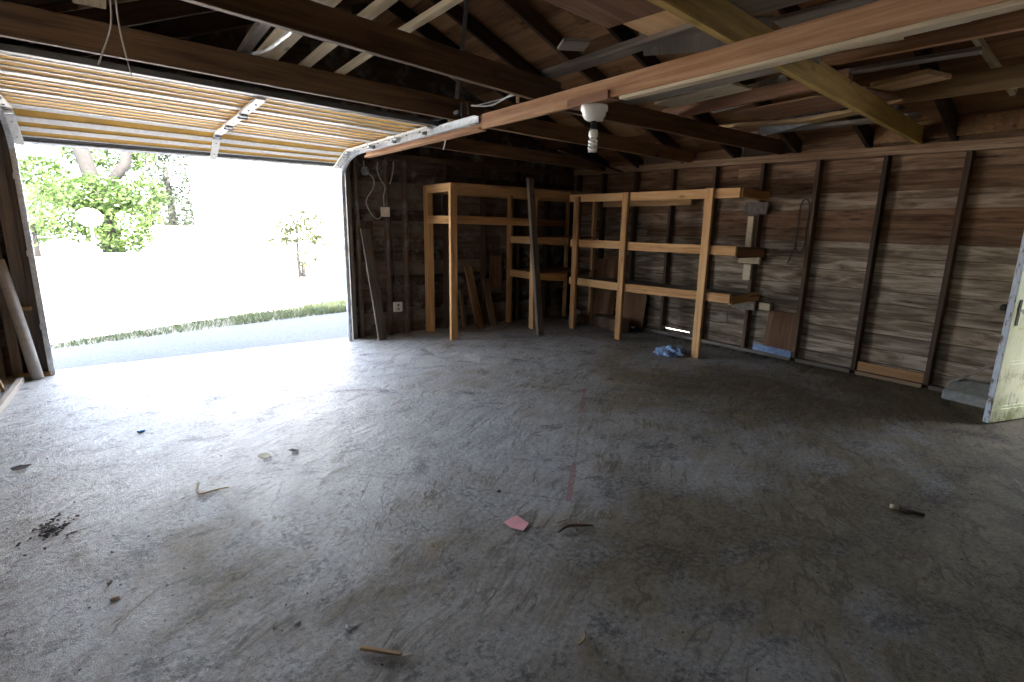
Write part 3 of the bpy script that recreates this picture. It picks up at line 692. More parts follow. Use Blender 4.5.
plank((3.78, 6.22, 0.0), (3.77, 6.31, 0.5), 0.06, 0.025, CARD, 'narrow dark offcut standing left of the taller board in the bay', (0.2, -1, 0))
plank((4.36, 6.31, 0.52), (4.36, 6.315, 0.98), 0.22, 0.012, PLYDARK, 'brown plywood piece on the wall behind the second rear post', (0, -1, 0), 'plywood_panel', 'panel', 0)
plank((5.72, 4.95, 0.05), (5.80, 4.95, 0.62), 0.52, 0.012, PLYDARK, 'brown plywood panel leaning on the right wall below the middle bay', (-1, 0, 0.1), 'plywood_panel', 'panel', 0)
plank((5.62, 5.42, 0.0), (5.74, 5.42, 0.95), 0.5, 0.012, PLYDARK, 'tall brown panel leaning in the corner under the right shelving', (-1, 0, 0.1), 'plywood_panel', 'panel', 0)
plank((5.80, 2.83, 0.10), (5.855, 2.83, 0.52), 0.36, 0.012, PLYDARK, 'square brown panel leaning on right wall below the shelf end', (-1, 0, 0.1), 'plywood_panel', 'panel', 0)
plank((5.79, 2.68, 0.075), (5.79, 3.12, 0.085), 0.012, 0.075, CLOTH, 'pale blue strip along the wall bottom under the square panel', (0, 0, 1), 'blue_board', 'board', 0)
plank((5.83, 1.49, 0.09), (5.83, 2.045, 0.09), 0.02, 0.09, ORANGEWOOD, 'orange brown board at the wall foot right of the third bare stud', (0, 0, 1), 'baseboard_piece', 'board', 0)
plank((-0.82, 6.10, 0.02), (-0.86, 4.9, 0.02), 0.04, 0.05, GREYWOOD, 'pale narrow board lying on the floor by the left wall', (0, 0, 1))
plank((-0.90, 5.82, 0.0), (-0.985, 5.80, 0.46), 0.05, 0.02, TANWOOD, 'short brown slat standing at the left edge by the pole', (1, 0, 0))
plank((-0.85, 6.28, 0.02), (-0.62, 6.22, 0.02), 0.06, 0.03, TANWOOD, 'small brown scrap of wood on the floor behind the pole foot', (0, 0, 1))
tag(tube('wooden_pole', [(-0.715, 6.13, 0.0), (-0.75, 6.16, 0.32), (-0.81, 6.205, 0.85), (-0.84, 6.23, 1.05)], [0.046, 0.045, 0.042, 0.040], POLEWOOD, None, 16), 'grey round wooden pole leaning at the left side of the opening', 'pole')
bm = bmesh.new(); boxbm(bm, 0, 0, 0, 0.11, 0.03, 0.035, 0.004)
tag(from_bm('wood_peg', bm, TANWOOD, None, Matrix.Translation(V((-0.735, 6.27, 0.62)))), 'small yellow wood peg on the jamb beside the leaning pole', 'peg')
def cblock(loc, sx, sy, sz, label, rz=0, wedge=0.0, mat=CONC, name='concrete_block'):
    bm = bmesh.new(); boxbm(bm, 0, 0, sz/2, sx, sy, sz, 0.012, jit=0.008)
    for v in bm.verts:
        if v.co.z > sz*0.6: v.co.z -= wedge*(0.5-v.co.x/sx)
    return tag(from_bm(name, bm, mat, None, Matrix.Translation(V(loc)) @ Matrix.Rotation(rz, 4, 'Z')), label, 'block')
cblock((5.665, 1.05, 0), 0.24, 0.46, 0.17, 'grey concrete slab at the wall foot beside the open cream door', math.radians(-4), 0.09)
cblock((5.50, 5.22, 0), 0.18, 0.30, 0.17, 'tan block on the floor behind the middle shelving post', 0.2, 0.0, CARD, 'wood_block')
cblock((5.42, 4.86, 0), 0.18, 0.28, 0.18, 'tan block on the floor just left of the plywood under the shelving', -0.15, 0.0, CARD, 'wood_block')
rock('crumpled_bag', (5.35, 5.62, 0), 0.13, PLYGREY, 5, (1.1, 0.9, 1.0)); tag(bpy.data.objects['crumpled_bag'], 'grey crumpled bag by the thin rear post under the shelving', 'bag')
plank((5.74, 1.30, 0.10), (5.70, 1.00, 0.36), 0.03, 0.02, WEATHER, 'thin dark stick leaning on the wall above the concrete slab', (-1, 0, 0), 'wooden_stick', 'stick')

# ------------------------------------------------------------------ wall fittings
def plate(name, x, z, sx, sz, mat, label, cat, parts=True):
    r = empty(name, (x, YB-0.095, z), label, cat)
    bm = bmesh.new(); boxbm(bm, x, YB-0.115, z, sx, 0.045, sz, 0.006); from_bm('box', bm, mat, r)
    if name == 'light_switch':
        bm = bmesh.new(); boxbm(bm, x, YB-0.142, z+0.004, 0.010, 0.014, 0.022, 0.002); from_bm('toggle', bm, PORC, r)
    else:
        for dz in (-0.025, 0.025):
            bm = bmesh.new(); boxbm(bm, x, YB-0.139, z+dz, 0.03, 0.006, 0.028, 0.003); from_bm('socket', bm, WEATHER, r)
    return r
plate('light_switch', 2.675, 1.545, 0.105, 0.115, BOXPL, 'ivory switch box on the stud right of the opening', 'switch')
plate('power_outlet', 2.80, 0.365, 0.115, 0.125, BOXPL, 'ivory outlet box low on the wall below the switch', 'outlet')
tag(tube('electric_wire', [(2.60, 6.25, 2.12), (2.59, 6.25, 2.02), (2.63, 6.25, 1.92), (2.68, 6.25, 1.84), (2.655, 6.25, 1.72), (2.66, 6.25, 1.61)], 0.0065, WIRE, None, 6, 6), 'grey wire dropping straight into the top of the switch box', 'wire')
tag(tube('electric_wire', [(2.43, 6.26, 2.12), (2.44, 6.25, 2.02), (2.53, 6.24, 1.93), (2.52, 6.22, 1.82), (2.44, 6.22, 1.70), (2.43, 6.22, 1.62), (2.50, 6.23, 1.50), (2.57, 6.24, 1.46), (2.63, 6.24, 1.50)], 0.0065, WIRE, None, 6, 6), 'grey wire looping out left of the switch box', 'wire')
tag(tube('electric_wire', [(2.80, 6.25, 2.14), (2.795, 6.25, 2.05), (2.77, 6.25, 1.95), (2.75, 6.27, 1.88)], 0.0065, WIRE, None, 6, 6), 'short grey wire hanging from the plate right of the other wires', 'wire')
tag(tube('electric_wire', [(2.755, 6.265, 1.47), (2.765, 6.262, 1.2), (2.77, 6.262, 0.95), (2.785, 6.262, 0.75), (2.765, 6.262, 0.6), (2.79, 6.262, 0.43)], 0.006, WIREB, None, 6, 6), 'dark wire running down the stud from switch to outlet', 'wire')
lathe('round_junction_box', [(0.001, 0.02), (0.048, 0.02), (0.052, 0.014), (0.052, 0), (0.001, 0)], ALUD, (0, 0, 0), None, 20)
o = bpy.data.objects['round_junction_box']; o.matrix_basis = Matrix.Translation(V((2.48, YB-0.003, 2.02))) @ Matrix.Rotation(math.pi/2, 4, 'X')
tag(o, 'round grey junction box on the wall above the switch', 'junction box')
# coil of old cable on a stud
cy, cz = 2.735, 1.42
pts = [V((5.785, cy+0.055*math.sin(a)+0.012*math.sin(3*a), cz+0.27*math.cos(a)+0.03)) for a in [2*math.pi*k/40*2.06 for k in range(41)]]
bm = bmesh.new(); tubebm(bm, [p-V((5.785, cy, cz)) for p in pts], 0.0065, 6)
tubebm(bm, [V((0, 0.03, -0.16)), V((-0.01, 0.07, -0.27)), V((-0.012, 0.1, -0.36))], 0.007, 6)
tag(from_bm('cable_coil', bm, WIREB, None, Matrix.Translation(V((5.785, cy, cz))), True), 'dark coil of old cable hanging on a wall stud right of the shelving', 'cable coil')

# bare lampholder with spiral bulb under the long beam
lp = empty('ceiling_lamp', (2.22, 2.26, 2.06), 'bare bulb in a white porcelain holder under the long beam', 'lamp')
lathe('lampholder', [(0.001, 0), (0.073, 0), (0.075, -0.008), (0.074, -0.028), (0.067, -0.034), (0.064, -0.052), (0.055, -0.068), (0.040, -0.078), (0.026, -0.082), (0.001, -0.082)], PORC, (2.22, 2.26, 2.062), lp)
lathe('socket', [(0.001, 0.002), (0.017, 0), (0.017, -0.04), (0.020, -0.045), (0.001, -0.046)], BLACKP, (2.22, 2.26, 1.982), lp, 20)
lathe('bulb_base', [(0.001, 0), (0.022, -0.002), (0.026, -0.012), (0.026, -0.036), (0.019, -0.046), (0.001, -0.047)], PORC, (2.22, 2.26, 1.937), lp, 20)
bm = bmesh.new()
for ph in (0, math.pi):
    hp = []
    for k in range(61):
        a = 2*math.pi*2.0*k/60+ph; rr = 0.020 if k < 54 else 0.020*(60-k)/6
        hp.append((rr*math.cos(a), rr*math.sin(a), -0.004-0.066*min(k, 54)/54))
    tubebm(bm, hp, 0.0075, 8)
from_bm('bulb_spiral', bm, BULB, lp, Matrix.Translation(V((2.22, 2.26, 1.892))), True)
bm = bmesh.new(); boxbm(bm, 2.25, 2.23, 1.985, 0.012, 0.02, 0.012, 0.002); from_bm('pull_chain_stub', bm, BULB, lp)

# ------------------------------------------------------------------ side door (open) at right
dd = V((0.76, -0.25, 0)).normalized(); ang = math.atan2(dd.y, dd.x)
d2 = empty('door_2', (5.11, 0.885, 0.012), 'open cream painted panel door with mildew at the right edge', 'door', None, 'structure', ang)
MD = WM['door_2']
def dbox(name, x0, x1, z0, z1, t0, t1, mat, parent=d2, bev=0.003):
    bm = bmesh.new(); boxbm(bm, (x0+x1)/2, (t0+t1)/2, (z0+z1)/2, x1-x0, t1-t0, z1-z0, bev)
    return from_bm(name, bm, mat, parent, MD)
dbox('stile', 0.0, 0.105, 0, 2.0, -0.02, 0.02, DOORP); dbox('stile', 0.695, 0.80, 0, 2.0, -0.02, 0.02, DOORP)
rl = [(0, 0.045), (0.43, 0.50), (0.58, 0.62), (0.90, 0.99), (1.30, 1.38), (1.88, 2.0)]
rl = [(0, 0.10), (0.36, 0.45), (0.72, 0.81), (1.09, 1.18), (1.46, 1.55), (1.88, 2.0)]
for z0, z1 in rl: dbox('cross_rail', 0.105, 0.695, z0, z1, -0.019, 0.019, DOORP)
for i in range(5):
    z0, z1 = rl[i][1], rl[i+1][0]
    dbox('door_panel', 0.105, 0.695, z0, z1, -0.009, 0.009, DOORP, bev=0)
    dbox('panel_moulding', 0.112, 0.688, z1-0.022, z1-0.004, -0.015, -0.008, DOORP)
    dbox('panel_moulding', 0.112, 0.688, z0+0.004, z0+0.022, -0.015, -0.008, DOORP)
tag(dbox('lock_edge', -0.004, 0.001, 0, 2.0, -0.021, 0.021, DOOREDGE), 'bluish flaking painted edge')
tag(dbox('escutcheon', 0.042, 0.078, 0.74, 0.93, -0.024, -0.019, STEELDK), 'dark metal lock plate')
for sgn, z in ((-1, 0.85), (1, 0.86)):
    bm = bmesh.new(); tubebm(bm, [(0.058, sgn*0.018, z), (0.058, sgn*0.055, z)], 0.009, 10)
    bmesh.ops.create_uvsphere(bm, u_segments=16, v_segments=10, radius=0.027, matrix=Matrix.Translation(V((0.058, sgn*0.068, z))))
    tag(from_bm('door_knob', bm, PORC if sgn < 0 else STEELDK, d2, MD, True), 'pale round knob' if sgn < 0 else 'dark round knob')

# ------------------------------------------------------------------ things stored on top of the joists
def loft(p0, p1, wd, th, mat, label, name='lumber_board', cat='board', warp=0.006, upv=(0, 0, 1)):
    return tag(beam(name, p0, p1, wd, th, mat, None, upv, warp=warp), label, cat)
loft((1.38, 1.72, 2.335), (2.02, 1.80, 2.335), 0.34, 0.016, PLYDARK, 'brown plywood sheet on the joists left of the pale plywood square', 'plywood_panel', 'panel', 0)
loft((1.96, 1.78, 2.355), (2.36, 1.83, 2.355), 0.27, 0.016, PLY, 'pale tan plywood square on the joists above the long beam', 'plywood_panel', 'panel', 0)
loft((1.9, 1.56, 2.34), (2.75, 1.70, 2.34), 0.09, 0.03, TANWOOD, 'narrow brown board beside the yellow joist above the long beam')
loft((2.40, 1.72, 2.375), (2.75, 1.98, 2.375), 0.62, 0.014, PLYGREY, 'grey brown panel on the joists between grey board and long beam', 'plywood_panel', 'panel', 0)
loft((2.32, 2.80, 2.345), (2.33, 1.62, 2.345), 0.10, 0.04, GREYWOOD, 'weathered grey board lying across joists left of the long beam')
loft((2.16, 2.50, 2.42), (2.30, 2.42, 2.42), 0.16, 0.02, GREYWOOD, 'white board end poking out left of the weathered grey board')
loft((0.84, 4.25, 2.378), (0.87, 1.25, 2.375), 0.13, 0.022, PALEWOOD, 'widest pale board lying across the two left joists')
loft((1.08, 4.25, 2.378), (1.09, 1.25, 2.375), 0.055, 0.03, PALEWOOD, 'pale narrow batten right of the widest board on the left joists')
loft((1.31, 4.25, 2.375), (1.31, 1.85, 2.372), 0.04, 0.03, PALEWOOD, 'pale narrow batten second right of the widest board on the left joists')
loft((0.73, 4.25, 2.382), (0.71, 1.25, 2.378), 0.06, 0.03, GREYWOOD, 'grey batten just left of the widest pale board on the joists')
loft((0.02, 3.55, 2.43), (0.05, 2.4, 2.43), 0.13, 0.02, PALEWOOD, 'white board end showing above the door end at top left')
loft((3.22, 3.0, 2.34), (3.15, 1.55, 2.325), 0.16, 0.04, GREYWOOD, 'long grey plank on the joists just right of the long beam')
loft((3.02, 3.0, 2.345), (2.96, 1.55, 2.33), 0.09, 0.03, REDWOOD, 'brown plank squeezed between the grey plank and the long beam')
loft((3.93, 3.15, 2.36), (3.80, 1.62, 2.35), 0.05, 0.09, REDWOOD, 'thick orange brown timber right of the grey plank on the joists')
loft((3.62, 2.9, 2.36), (3.55, 2.2, 2.36), 0.22, 0.02, PALEWOOD, 'whitish board scrap lying between the loft timbers')
loft((4.45, 2.65, 2.345), (4.40, 1.65, 2.345), 0.52, 0.014, REDWOOD, 'reddish brown panel on the joists left of the yellow joist', 'plywood_panel', 'panel', 0)
loft((4.82, 3.15, 2.34), (4.80, 1.75, 2.33), 0.14, 0.03, TANWOOD, 'curved tan board on the joists right of the reddish panel', warp=0.05)
loft((4.93, 2.1, 2.34), (4.90, 1.7, 2.325), 0.10, 0.03, GREYWOOD, 'grey board on the joists right of the curved tan board')
loft((5.28, 3.10, 2.345), (5.30, 1.7, 2.325), 0.12, 0.03, GREYWOOD, 'grey board lying nearest the right wall plate')
loft((3.45, 1.85, 2.40), (3.72, -0.6, 2.40), 0.04, 0.10, REDBEAM, 'long orange edged timber running to the upper right corner')
loft((3.74, 1.60, 2.36), (3.84, 1.0, 2.36), 0.10, 0.02, GREYWOOD, 'greenish grey board under the long orange timber')
loft((4.22, 1.60, 2.345), (4.14, 1.26, 2.345), 0.24, 0.03, TANWOOD, 'short tan board end right of the yellow joist')
loft((4.74, 1.95, 2.40), (4.88, -0.3, 2.39), 0.04, 0.14, TANWOOD, 'wide tan board on edge near the right wall plate')
loft((3.12, 1.50, 2.345), (3.18, 1.15, 2.345), 0.12, 0.03, PALEWOOD, 'pale green board end behind the long beam at upper right')
loft((2.30, 1.5, 2.36), (2.55, -0.4, 2.36), 0.28, 0.02, GREYWOOD, 'wide grey board above the long beam at the top right')
loft((2.70, 1.5, 2.365), (2.95, -0.4, 2.36), 0.24, 0.02, GREYWOOD, 'second wide grey board right of the first at the top right')
def pipe(p0, p1, rad, label):
    bm = bmesh.new(); d = V(p1)-V(p0); n = 28
    a = d.normalized().orthogonal().normalized(); b2 = d.normalized().cross(a)
    rg = []
    for s, r_ in ((0, rad), (1, rad), (1, rad*0.96), (0, rad*0.96)):
        rg.append([bm.verts.new(V((0, 0, 0))+d*s+r_*(math.cos(2*math.pi*k/n)*a+math.sin(2*math.pi*k/n)*b2)) for k in range(n)])
    for i in range(4):
        for k in range(n): bm.faces.new((rg[i][k], rg[i][(k+1) % n], rg[(i+1) % 4][(k+1) % n], rg[(i+1) % 4][k]))
    tag(from_bm('metal_duct', bm, ALU, None, Matrix.Translation(V(p0)), True), label, 'duct')
pipe((4.05, 2.75, 2.40), (3.98, 2.15, 2.42), 0.07, 'shiny grey duct between the loft timbers left of the yellow joist')
pipe((5.12, 2.90, 2.34), (4.96, 2.2, 2.39), 0.055, 'bright metal pipe lying on the joists near the right wall')
pipe((3.30, 1.50, 2.44), (3.38, 0.95, 2.46), 0.075, 'dark glossy duct above the long orange timber at upper right')

# wires and strings under the roof
tag(tube('white_cable', [(0.58, 3.85, 2.40), (0.74, 3.80, 2.395), (0.79, 3.45, 2.345), (0.77, 3.0, 2.29), (0.72, 2.62, 2.222)], 0.010, WIREW, None, 8, 6), 'white cable drooping behind the left joist above the raised door', 'cable')
tag(tube('cord', [(0.11, 3.3, 2.62), (0.10, 3.32, 2.40), (0.085, 3.34, 2.28), (0.02, 3.42, 2.13)], 0.004, WIRE, None, 6, 6), 'left thin cord hanging over the dark joist at top left', 'cord')
tag(tube('cord', [(0.125, 3.3, 2.62), (0.12, 3.32, 2.42), (0.125, 3.34, 2.25), (0.15, 3.42, 2.10)], 0.004, WIRE, None, 6, 6), 'right thin cord hanging over the dark joist at top left', 'cord')
tag(tube('cord', [(2.23, 3.95, 2.09), (2.23, 3.97, 2.04), (2.22, 3.98, 2.0)], 0.006, WIREW, None, 6, 4), 'short white rope end hanging under the right door track', 'cord')

# ------------------------------------------------------------------ small things on the floor
def sheet(name, pts, mat, label, cat, curl=0.01, z=0.004):
    c = sum((V((x, y, 0)) for x, y in pts), V())/len(pts)
    bm = bmesh.new(); vs = [bm.verts.new((x-c.x, y-c.y, z)) for x, y in pts]; f = bm.faces.new(vs)
    bmesh.ops.subdivide_edges(bm, edges=bm.edges[:], cuts=3, use_grid_fill=True)
    s = random.uniform(0, 50)
    for v in bm.verts: v.co.z = z+curl*(noise.noise(v.co*9+V((s, 0, 0)))+0.5)*min(1, v.co.length*20)
    r = bmesh.ops.extrude_face_region(bm, geom=bm.faces[:])
    for v in r['geom']:
        if isinstance(v, bmesh.types.BMVert): v.co.z += 0.0012
    return tag(from_bm(name, bm, mat, None, Matrix.Translation(c)), label, cat)
sheet('paper_note', [(1.345, 1.855), (1.425, 1.865), (1.435, 1.775), (1.375, 1.745), (1.345, 1.80)], PINK, 'small pink paper lying on the concrete floor', 'paper', 0.006)
plank((0.50, 1.50, 0.011), (0.60, 1.395, 0.011), 0.017, 0.011, TANWOOD, 'short pale wood stick on the floor near the bottom centre', (0, 0, 1), 'wooden_stick', 'stick', 0)
plank((0.605, 1.388, 0.007), (0.63, 1.38, 0.009), 0.009, 0.008, PALEWOOD, 'broken white splinter at the end of the short pale stick', (0, 0, 1), 'wood_splinter', 'splinter', 0)
dw = tube('wood_dowel', [(3.085, 0.79, 0.010), (3.12, 0.69, 0.010)], 0.009, STUD, None, 10); tag(dw, 'dark wood dowel with a pale end lying at the right of the floor', 'dowel')
tag(tube('broken_end', [(3.072, 0.826, 0.012), (3.085, 0.79, 0.012)], 0.0115, PALEWOOD, dw, 10), 'pale broken end')
sheet('fallen_leaf', [(0.535, 3.30), (0.56, 3.33), (0.60, 3.31), (0.605, 3.27), (0.57, 3.25)], LEAFPALE, 'pale yellow leaf on the floor left of centre', 'leaf', 0.012)
sheet('fallen_leaf', [(0.70, 3.27), (0.735, 3.30), (0.77, 3.27), (0.755, 3.23)], LEAFDRY, 'brown curled leaf right of the pale yellow leaf', 'leaf', 0.03)
sheet('fallen_leaf', [(-0.64, 3.90), (-0.60, 3.92), (-0.545, 3.90), (-0.57, 3.86), (-0.62, 3.86)], LEAFDRY, 'dark crumpled leaf on the floor at the left edge', 'leaf', 0.02)
tag(tube('twig', [(0.20, 3.10, 0.02), (0.185, 3.02, 0.012), (0.20, 2.98, 0.008), (0.27, 2.985, 0.007), (0.33, 2.97, 0.012)], [0.006, 0.006, 0.006, 0.005, 0.003], PALEWOOD, None, 6, 4), 'bent white twig on the floor at the left', 'twig')
rock('plastic_bit', (-0.02, 4.17, 0), 0.018, BLUEP, 2, (1.2, 0.8, 0.6)); tag(bpy.data.objects['plastic_bit'], 'tiny bright blue plastic bit on the floor', 'plastic bit')
tag(tube('twig', [(1.50, 1.64, 0.006), (1.56, 1.64, 0.018), (1.62, 1.62, 0.012), (1.68, 1.585, 0.006)], [0.004, 0.008, 0.008, 0.003], STUD, None, 6, 4), 'dark twig right of the pink paper', 'twig')
tag(tube('twig', [(1.55, 1.70, 0.006), (1.60, 1.67, 0.02), (1.585, 1.60, 0.006)], 0.0035, WEATHER, None, 6, 4), 'thin forked stem lying over the dark twig', 'twig')
tag(tube('twig', [(1.17, 1.12, 0.005), (1.14, 1.09, 0.012), (1.11, 1.09, 0.005)], 0.004, TANWOOD, None, 6, 4), 'small curved straw on the floor at the bottom right of centre', 'twig')
# crumpled blue cloth
bm = bmesh.new(); bmesh.ops.create_icosphere(bm, subdivisions=4, radius=1)
for v in bm.verts:
    d = 1+0.55*noise.noise(v.co*2.1)+0.25*noise.noise(v.co*5+V((3, 1, 2)))
    v.co = V((v.co.x*0.15*d, v.co.y*0.10*d, max(-0.55, v.co.z)*0.065*d))
tag(from_bm('crumpled_cloth', bm, CLOTH, None, Matrix.Translation(V((4.90, 3.58, 0.036))) @ Matrix.Rotation(-0.8, 4, 'Z')), 'crumpled blue cloth on the floor at the near shelving post', 'cloth')
for i, (x, y, s, mt, lb_) in enumerate(((-0.16, 2.27, 0.012, STONEB, 'brown elongated pebble on the floor at lower left'), (-0.18, 2.40, 0.010, STONE, 'white pebble just behind the brown elongated pebble'),
        (0.50, 1.62, 0.010, STONE, 'larger of two pale chips near the short stick'), (0.525, 1.615, 0.007, STONE, 'smaller pale chip touching the larger one near the stick'),
        (0.36, 1.75, 0.008, STONE, 'lone pale chip left of the pair of chips'), (1.50, 2.12, 0.012, CRUMB, 'dark lump on the floor by the scored line end'), (1.14, 0.99, 0.006, STONE, 'tiny pale chip at the bottom edge right of centre'))):
    o = rock('pebble', (x, y, 0), s, mt, i, (1.5, 0.9, 0.7) if i != 5 else (1, 1, 0.6), i*0.9); tag(o, lb_, 'pebble')
# uncountable grit, chips and a heap of crumbs
bm = bmesh.new(); random.seed(21)
def chip(x, y, s):
    h = random.uniform(0.3, 0.7)*s; a = random.uniform(0, 6.28)
    M = Matrix.Translation(V((x, y, h*0.4))) @ Matrix.Rotation(a, 4, 'Z')
    boxbm(bm, 0, 0, 0, s*random.uniform(1.0, 3.0), s, h, M=M, jit=s*0.3)
for k in range(900):
    x, y = random.uniform(-0.9, 5.6), random.uniform(0.3, 6.2); chip(x, y, random.uniform(0.002, 0.0055))
for k in range(110):
    a = random.uniform(0, 6.28); r_ = abs(random.gauss(0, 0.045)); chip(-0.39+r_*math.cos(a), 3.0+r_*1.6*math.sin(a), random.uniform(0.004, 0.009))
for k in range(420):
    y = random.uniform(1.0, 5.8); chip(5.75-abs(random.gauss(0, 0.07)), y, random.uniform(0.004, 0.014))
tag(from_bm('floor_grit', bm, CRUMB), 'scattered dark grit and wood crumbs over the concrete floor', 'grit', None, 'stuff')

# ------------------------------------------------------------------ outside
def foliage(blobs, n, size, seed):
    random.seed(seed); verts, faces = [], []
    for (c, r_) in blobs:
        for k in range(int(n*r_[0]*r_[1])):
            d = V((random.gauss(0, 1), random.gauss(0, 1), random.gauss(0, 1))).normalized()*random.uniform(0.55, 1.0)
            p = V(c)+V((d.x*r_[0], d.y*r_[1], d.z*r_[2]))
            a = V((random.gauss(0, 1), random.gauss(0, 1), random.gauss(0, 0.7))).normalized(); b2 = a.orthogonal().normalized()
            b2 = (b2*math.cos(k)+a.cross(b2)*math.sin(k)); s = size*random.uniform(0.6, 1.3); i = len(verts)
            verts += [p-a*s, p+b2*s*0.5+a*s*0.1, p+a*s, p-b2*s*0.5+a*s*0.1]; faces.append((i, i+1, i+2, i+3))
    return verts, faces
def tree(name, loc, trunk, blobs, n, size, mat, label, seed, group=None):
    r = empty(name, loc, label, 'tree' if 'shrub' not in name else 'shrub', group); L0 = V(loc)
    bm = bmesh.new()
    for pts, rads in trunk: tubebm(bm, pts, rads, 10)
    from_bm('trunk', bm, BARK, r, Matrix.Translation(L0), True)
    vs, fs = foliage(blobs, n, size, seed); me = bpy.data.meshes.new('foliage'); me.from_pydata(vs, [], fs); me.materials.append(mat)
    link(bpy.data.objects.new('foliage', me), r, Matrix.Translation(L0))
    return r
G = -0.06
tree('leafy_tree', (-0.2, 31, G), [([(0, 0, 0), (-0.25, 0, 2.2), (-0.6, 0, 4.2), (-1.1, 0.2, 6.5)], [0.42, 0.36, 0.30, 0.2]), ([(-0.3, 0, 2.4), (0.9, 0.2, 4.0), (1.3, 0.3, 6.5)], [0.26, 0.22, 0.15])],
     [((-1.6, 0, 1.7), (1.6, 1.3, 1.3)), ((0.4, -0.8, 1.2), (1.7, 1.2, 1.2)), ((-0.3, -0.9, 2.6), (1.5, 1.0, 0.9)), ((-2.2, 0.3, 3.4), (1.1, 1, 0.8)), ((1.3, 0.4, 2.6), (1.2, 1, 1.0)), ((0.3, 1.2, 4.6), (2.0, 1, 1.0))], 900, 0.12, LEAF, 'big leafy green tree with a forked trunk beyond the driveway', 5)
tree('leafy_tree', (2.7, 38, G), [([(0, 0, 0), (0.1, 0, 2.0), (0, 0, 4.5)], [0.28, 0.22, 0.14])],
     [((0.2, 0, 2.0), (1.7, 1.2, 1.3)), ((0.3, 0.2, 4.1), (1.9, 1.2, 1.4)), ((-0.6, 0, 5.9), (1.8, 1, 1.1))], 800, 0.11, LEAFDARK, 'dull green tree right of the forked trunk, beside the white house', 8)
tree('leafy_shrub', (-2.6, 28, G), [([(0, 0, 0), (0, 0, 1.2)], [0.1, 0.06])], [((0.2, 0, 1.9), (1.0, 0.9, 0.9)), ((0.9, 0, 2.6), (0.8, 0.7, 0.6)), ((-0.3, 0.3, 0.8), (0.8, 0.7, 0.7))], 600, 0.11, LEAF, 'loose pale green shrub at the left of the opening view', 9)
tree('golden_shrub', (3.92, 15.1, G), [([(0, 0, 0), (-0.02, 0, 0.5), (0.0, 0, 1.5)], [0.05, 0.04, 0.015]), ([(0.10, 0, 0), (0.11, 0, 0.42)], [0.06, 0.055])],
     [((0.05, 0, 1.15), (0.62, 0.35, 0.26)), ((0.65, 0, 0.98), (0.42, 0.25, 0.17)), ((-0.5, 0, 0.95), (0.42, 0.25, 0.14)), ((0.0, 0, 1.68), (0.36, 0.22, 0.24)), ((0.42, 0, 1.5), (0.42, 0.25, 0.22)), ((0.2, 0, 0.5), (0.42, 0.25, 0.28)), ((-0.25, 0, 1.35), (0.4, 0.25, 0.2))], 2400, 0.05, LEAFGOLD, 'small golden green young tree with a stake in the bright yard', 12)
# pale oval sign on a post
sg = empty('oval_sign', (-0.41, 14.0, G), 'white oval sign on a thin white post by the driveway', 'sign')
lathe('sign_panel', [(0.001, 0.02), (0.18, 0.02), (0.21, 0.012), (0.21, -0.012), (0.18, -0.02), (0.001, -0.02)], SIGNWHITE, (0, 0, 0), sg, 40)
o = [c for c in sg.children][0]; o.matrix_basis = Matrix.Translation(V((0.0, 0, 1.50))) @ Matrix.Rotation(math.radians(8), 4, 'Y') @ Matrix.Diagonal((1.08, 1, 0.86, 1)) @ Matrix.Rotation(math.pi/2, 4, 'X')
tube('sign_post', [(-0.40, 14.03, G), (-0.405, 14.03, 1.36)], 0.022, SIGNWHITE, sg, 10)
# white house beyond the yard
hb = empty('house', (8.5, 25, G), 'white sunlit house filling the right of the view outside', 'house')
bm = bmesh.new()
for k in range(26): 
    boxbm(bm, 10.8, 28, G+0.11+k*0.22, 15.0-0.0, 8.0, 0.216, M=Matrix.Translation(V((0, -0.006*(k % 2), 0))))
from_bm('wall', bm, HOUSE, hb)
bm = bmesh.new(); prism(bm, [(3.05, 5.7), (18.5, 5.7), (10.8, 8.2)], 23.6, 32.3); from_bm('roof', bm, HOUSEROOF, hb)
for x in (5.6, 9.2, 13.0):
    bm = bmesh.new(); boxbm(bm, x, 23.97, 1.6, 0.9, 0.06, 1.3); f_ = from_bm('window', bm, HOUSE, hb)
# low pale wall left of the house
bm = bmesh.new(); boxbm(bm, 4.2, 26.5, 0.55, 6.0, 0.2, 1.25, 0.02)
tag(from_bm('garden_wall', bm, HOUSE), 'low white garden wall in front of the trees', 'wall')
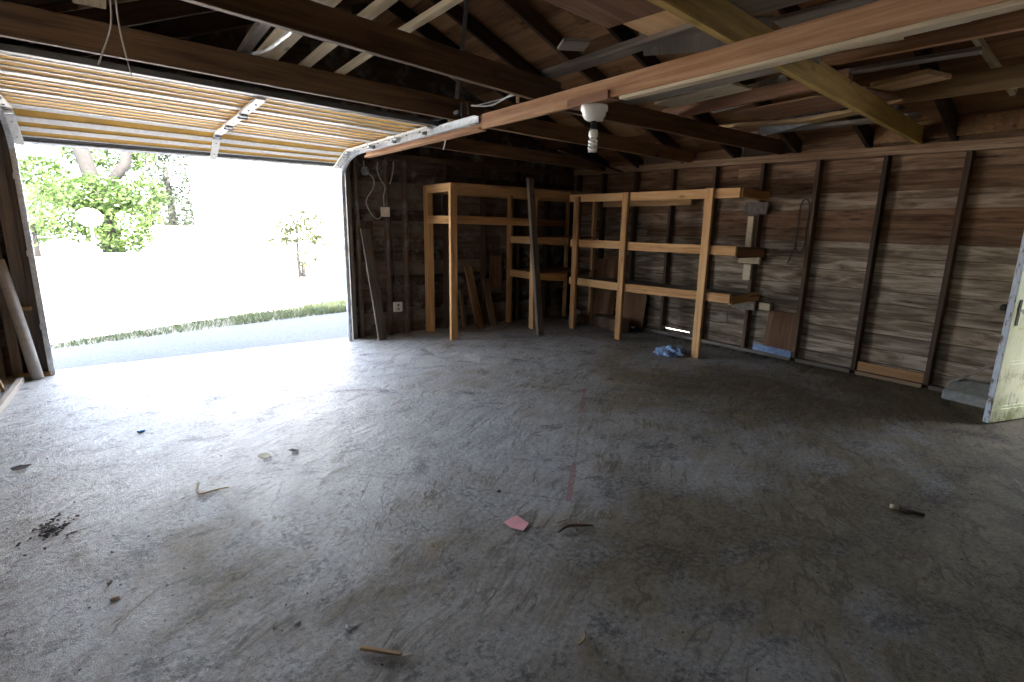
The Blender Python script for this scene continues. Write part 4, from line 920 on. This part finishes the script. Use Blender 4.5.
# grass on the strip
random.seed(4); vs, fs = [], []
def blade(x, y, hgt, z0=-0.02):
    a = random.uniform(0, 6.28); wv = V((math.cos(a), math.sin(a), 0))*0.006; ln = V((random.gauss(0, 0.35), random.gauss(0, 0.35), 1))*hgt; p = V((x, y, z0)); i = len(vs)
    vs.extend([p-wv, p+wv, p+wv*0.5+ln*0.6, p-wv*0.5+ln*0.6, p+ln+V((ln.x, ln.y, 0))*0.3]); fs.extend([(i, i+1, i+2, i+3), (i+3, i+2, i+4)])
edge = [(-3.5, 7.0, 7.3), (-0.6, 7.62, 8.0), (1.2, 8.1, 8.95), (2.4, 8.36, 9.35), (3.3, 8.55, 9.75), (4.4, 8.6, 10.1)]
for k in range(9000):
    i = random.choices(range(5), weights=(1, 2, 3, 4, 6))[0]; t = random.random()
    x = edge[i][0]+(edge[i+1][0]-edge[i][0])*t; y0 = edge[i][1]+(edge[i+1][1]-edge[i][1])*t; y1 = edge[i][2]+(edge[i+1][2]-edge[i][2])*t
    blade(x, random.uniform(y0, y1), random.uniform(0.03, 0.09)*(0.6+0.25*i))
for k in range(1400):
    y = random.uniform(6.6, 8.5); x = 2.45+(y-6.42)*0.26+abs(random.gauss(0, 0.18)); blade(x, y, random.uniform(0.05, 0.16))
me = bpy.data.meshes.new('grass'); me.from_pydata(vs, [], fs); me.materials.append(GRASS)
tag(link(bpy.data.objects.new('grass', me)), 'rough green grass along the edge of the driveway', 'grass', None, 'stuff')

vs, fs = foliage([((7.6, -1.0, 0.6), (0.5, 3.2, 0.8)), ((7.6, 0.6, 0.6), (0.5, 2.6, 0.8)), ((7.4, 2.6, 1.4), (0.5, 2.0, 1.3)), ((7.6, -3.4, 1.2), (0.5, 2.4, 1.6))], 2600, 0.10, 31)  # unseen foliage, added to cut and tint the daylight entering the side doorway
me = bpy.data.meshes.new('blocker_hedge'); me.from_pydata(vs, [], fs); me.materials.append(LEAFGOLD)
tag(link(bpy.data.objects.new('blocker_hedge', me)), 'unseen green foliage added to limit and tint light at the side door', 'blocker_hedge', None, 'stuff')
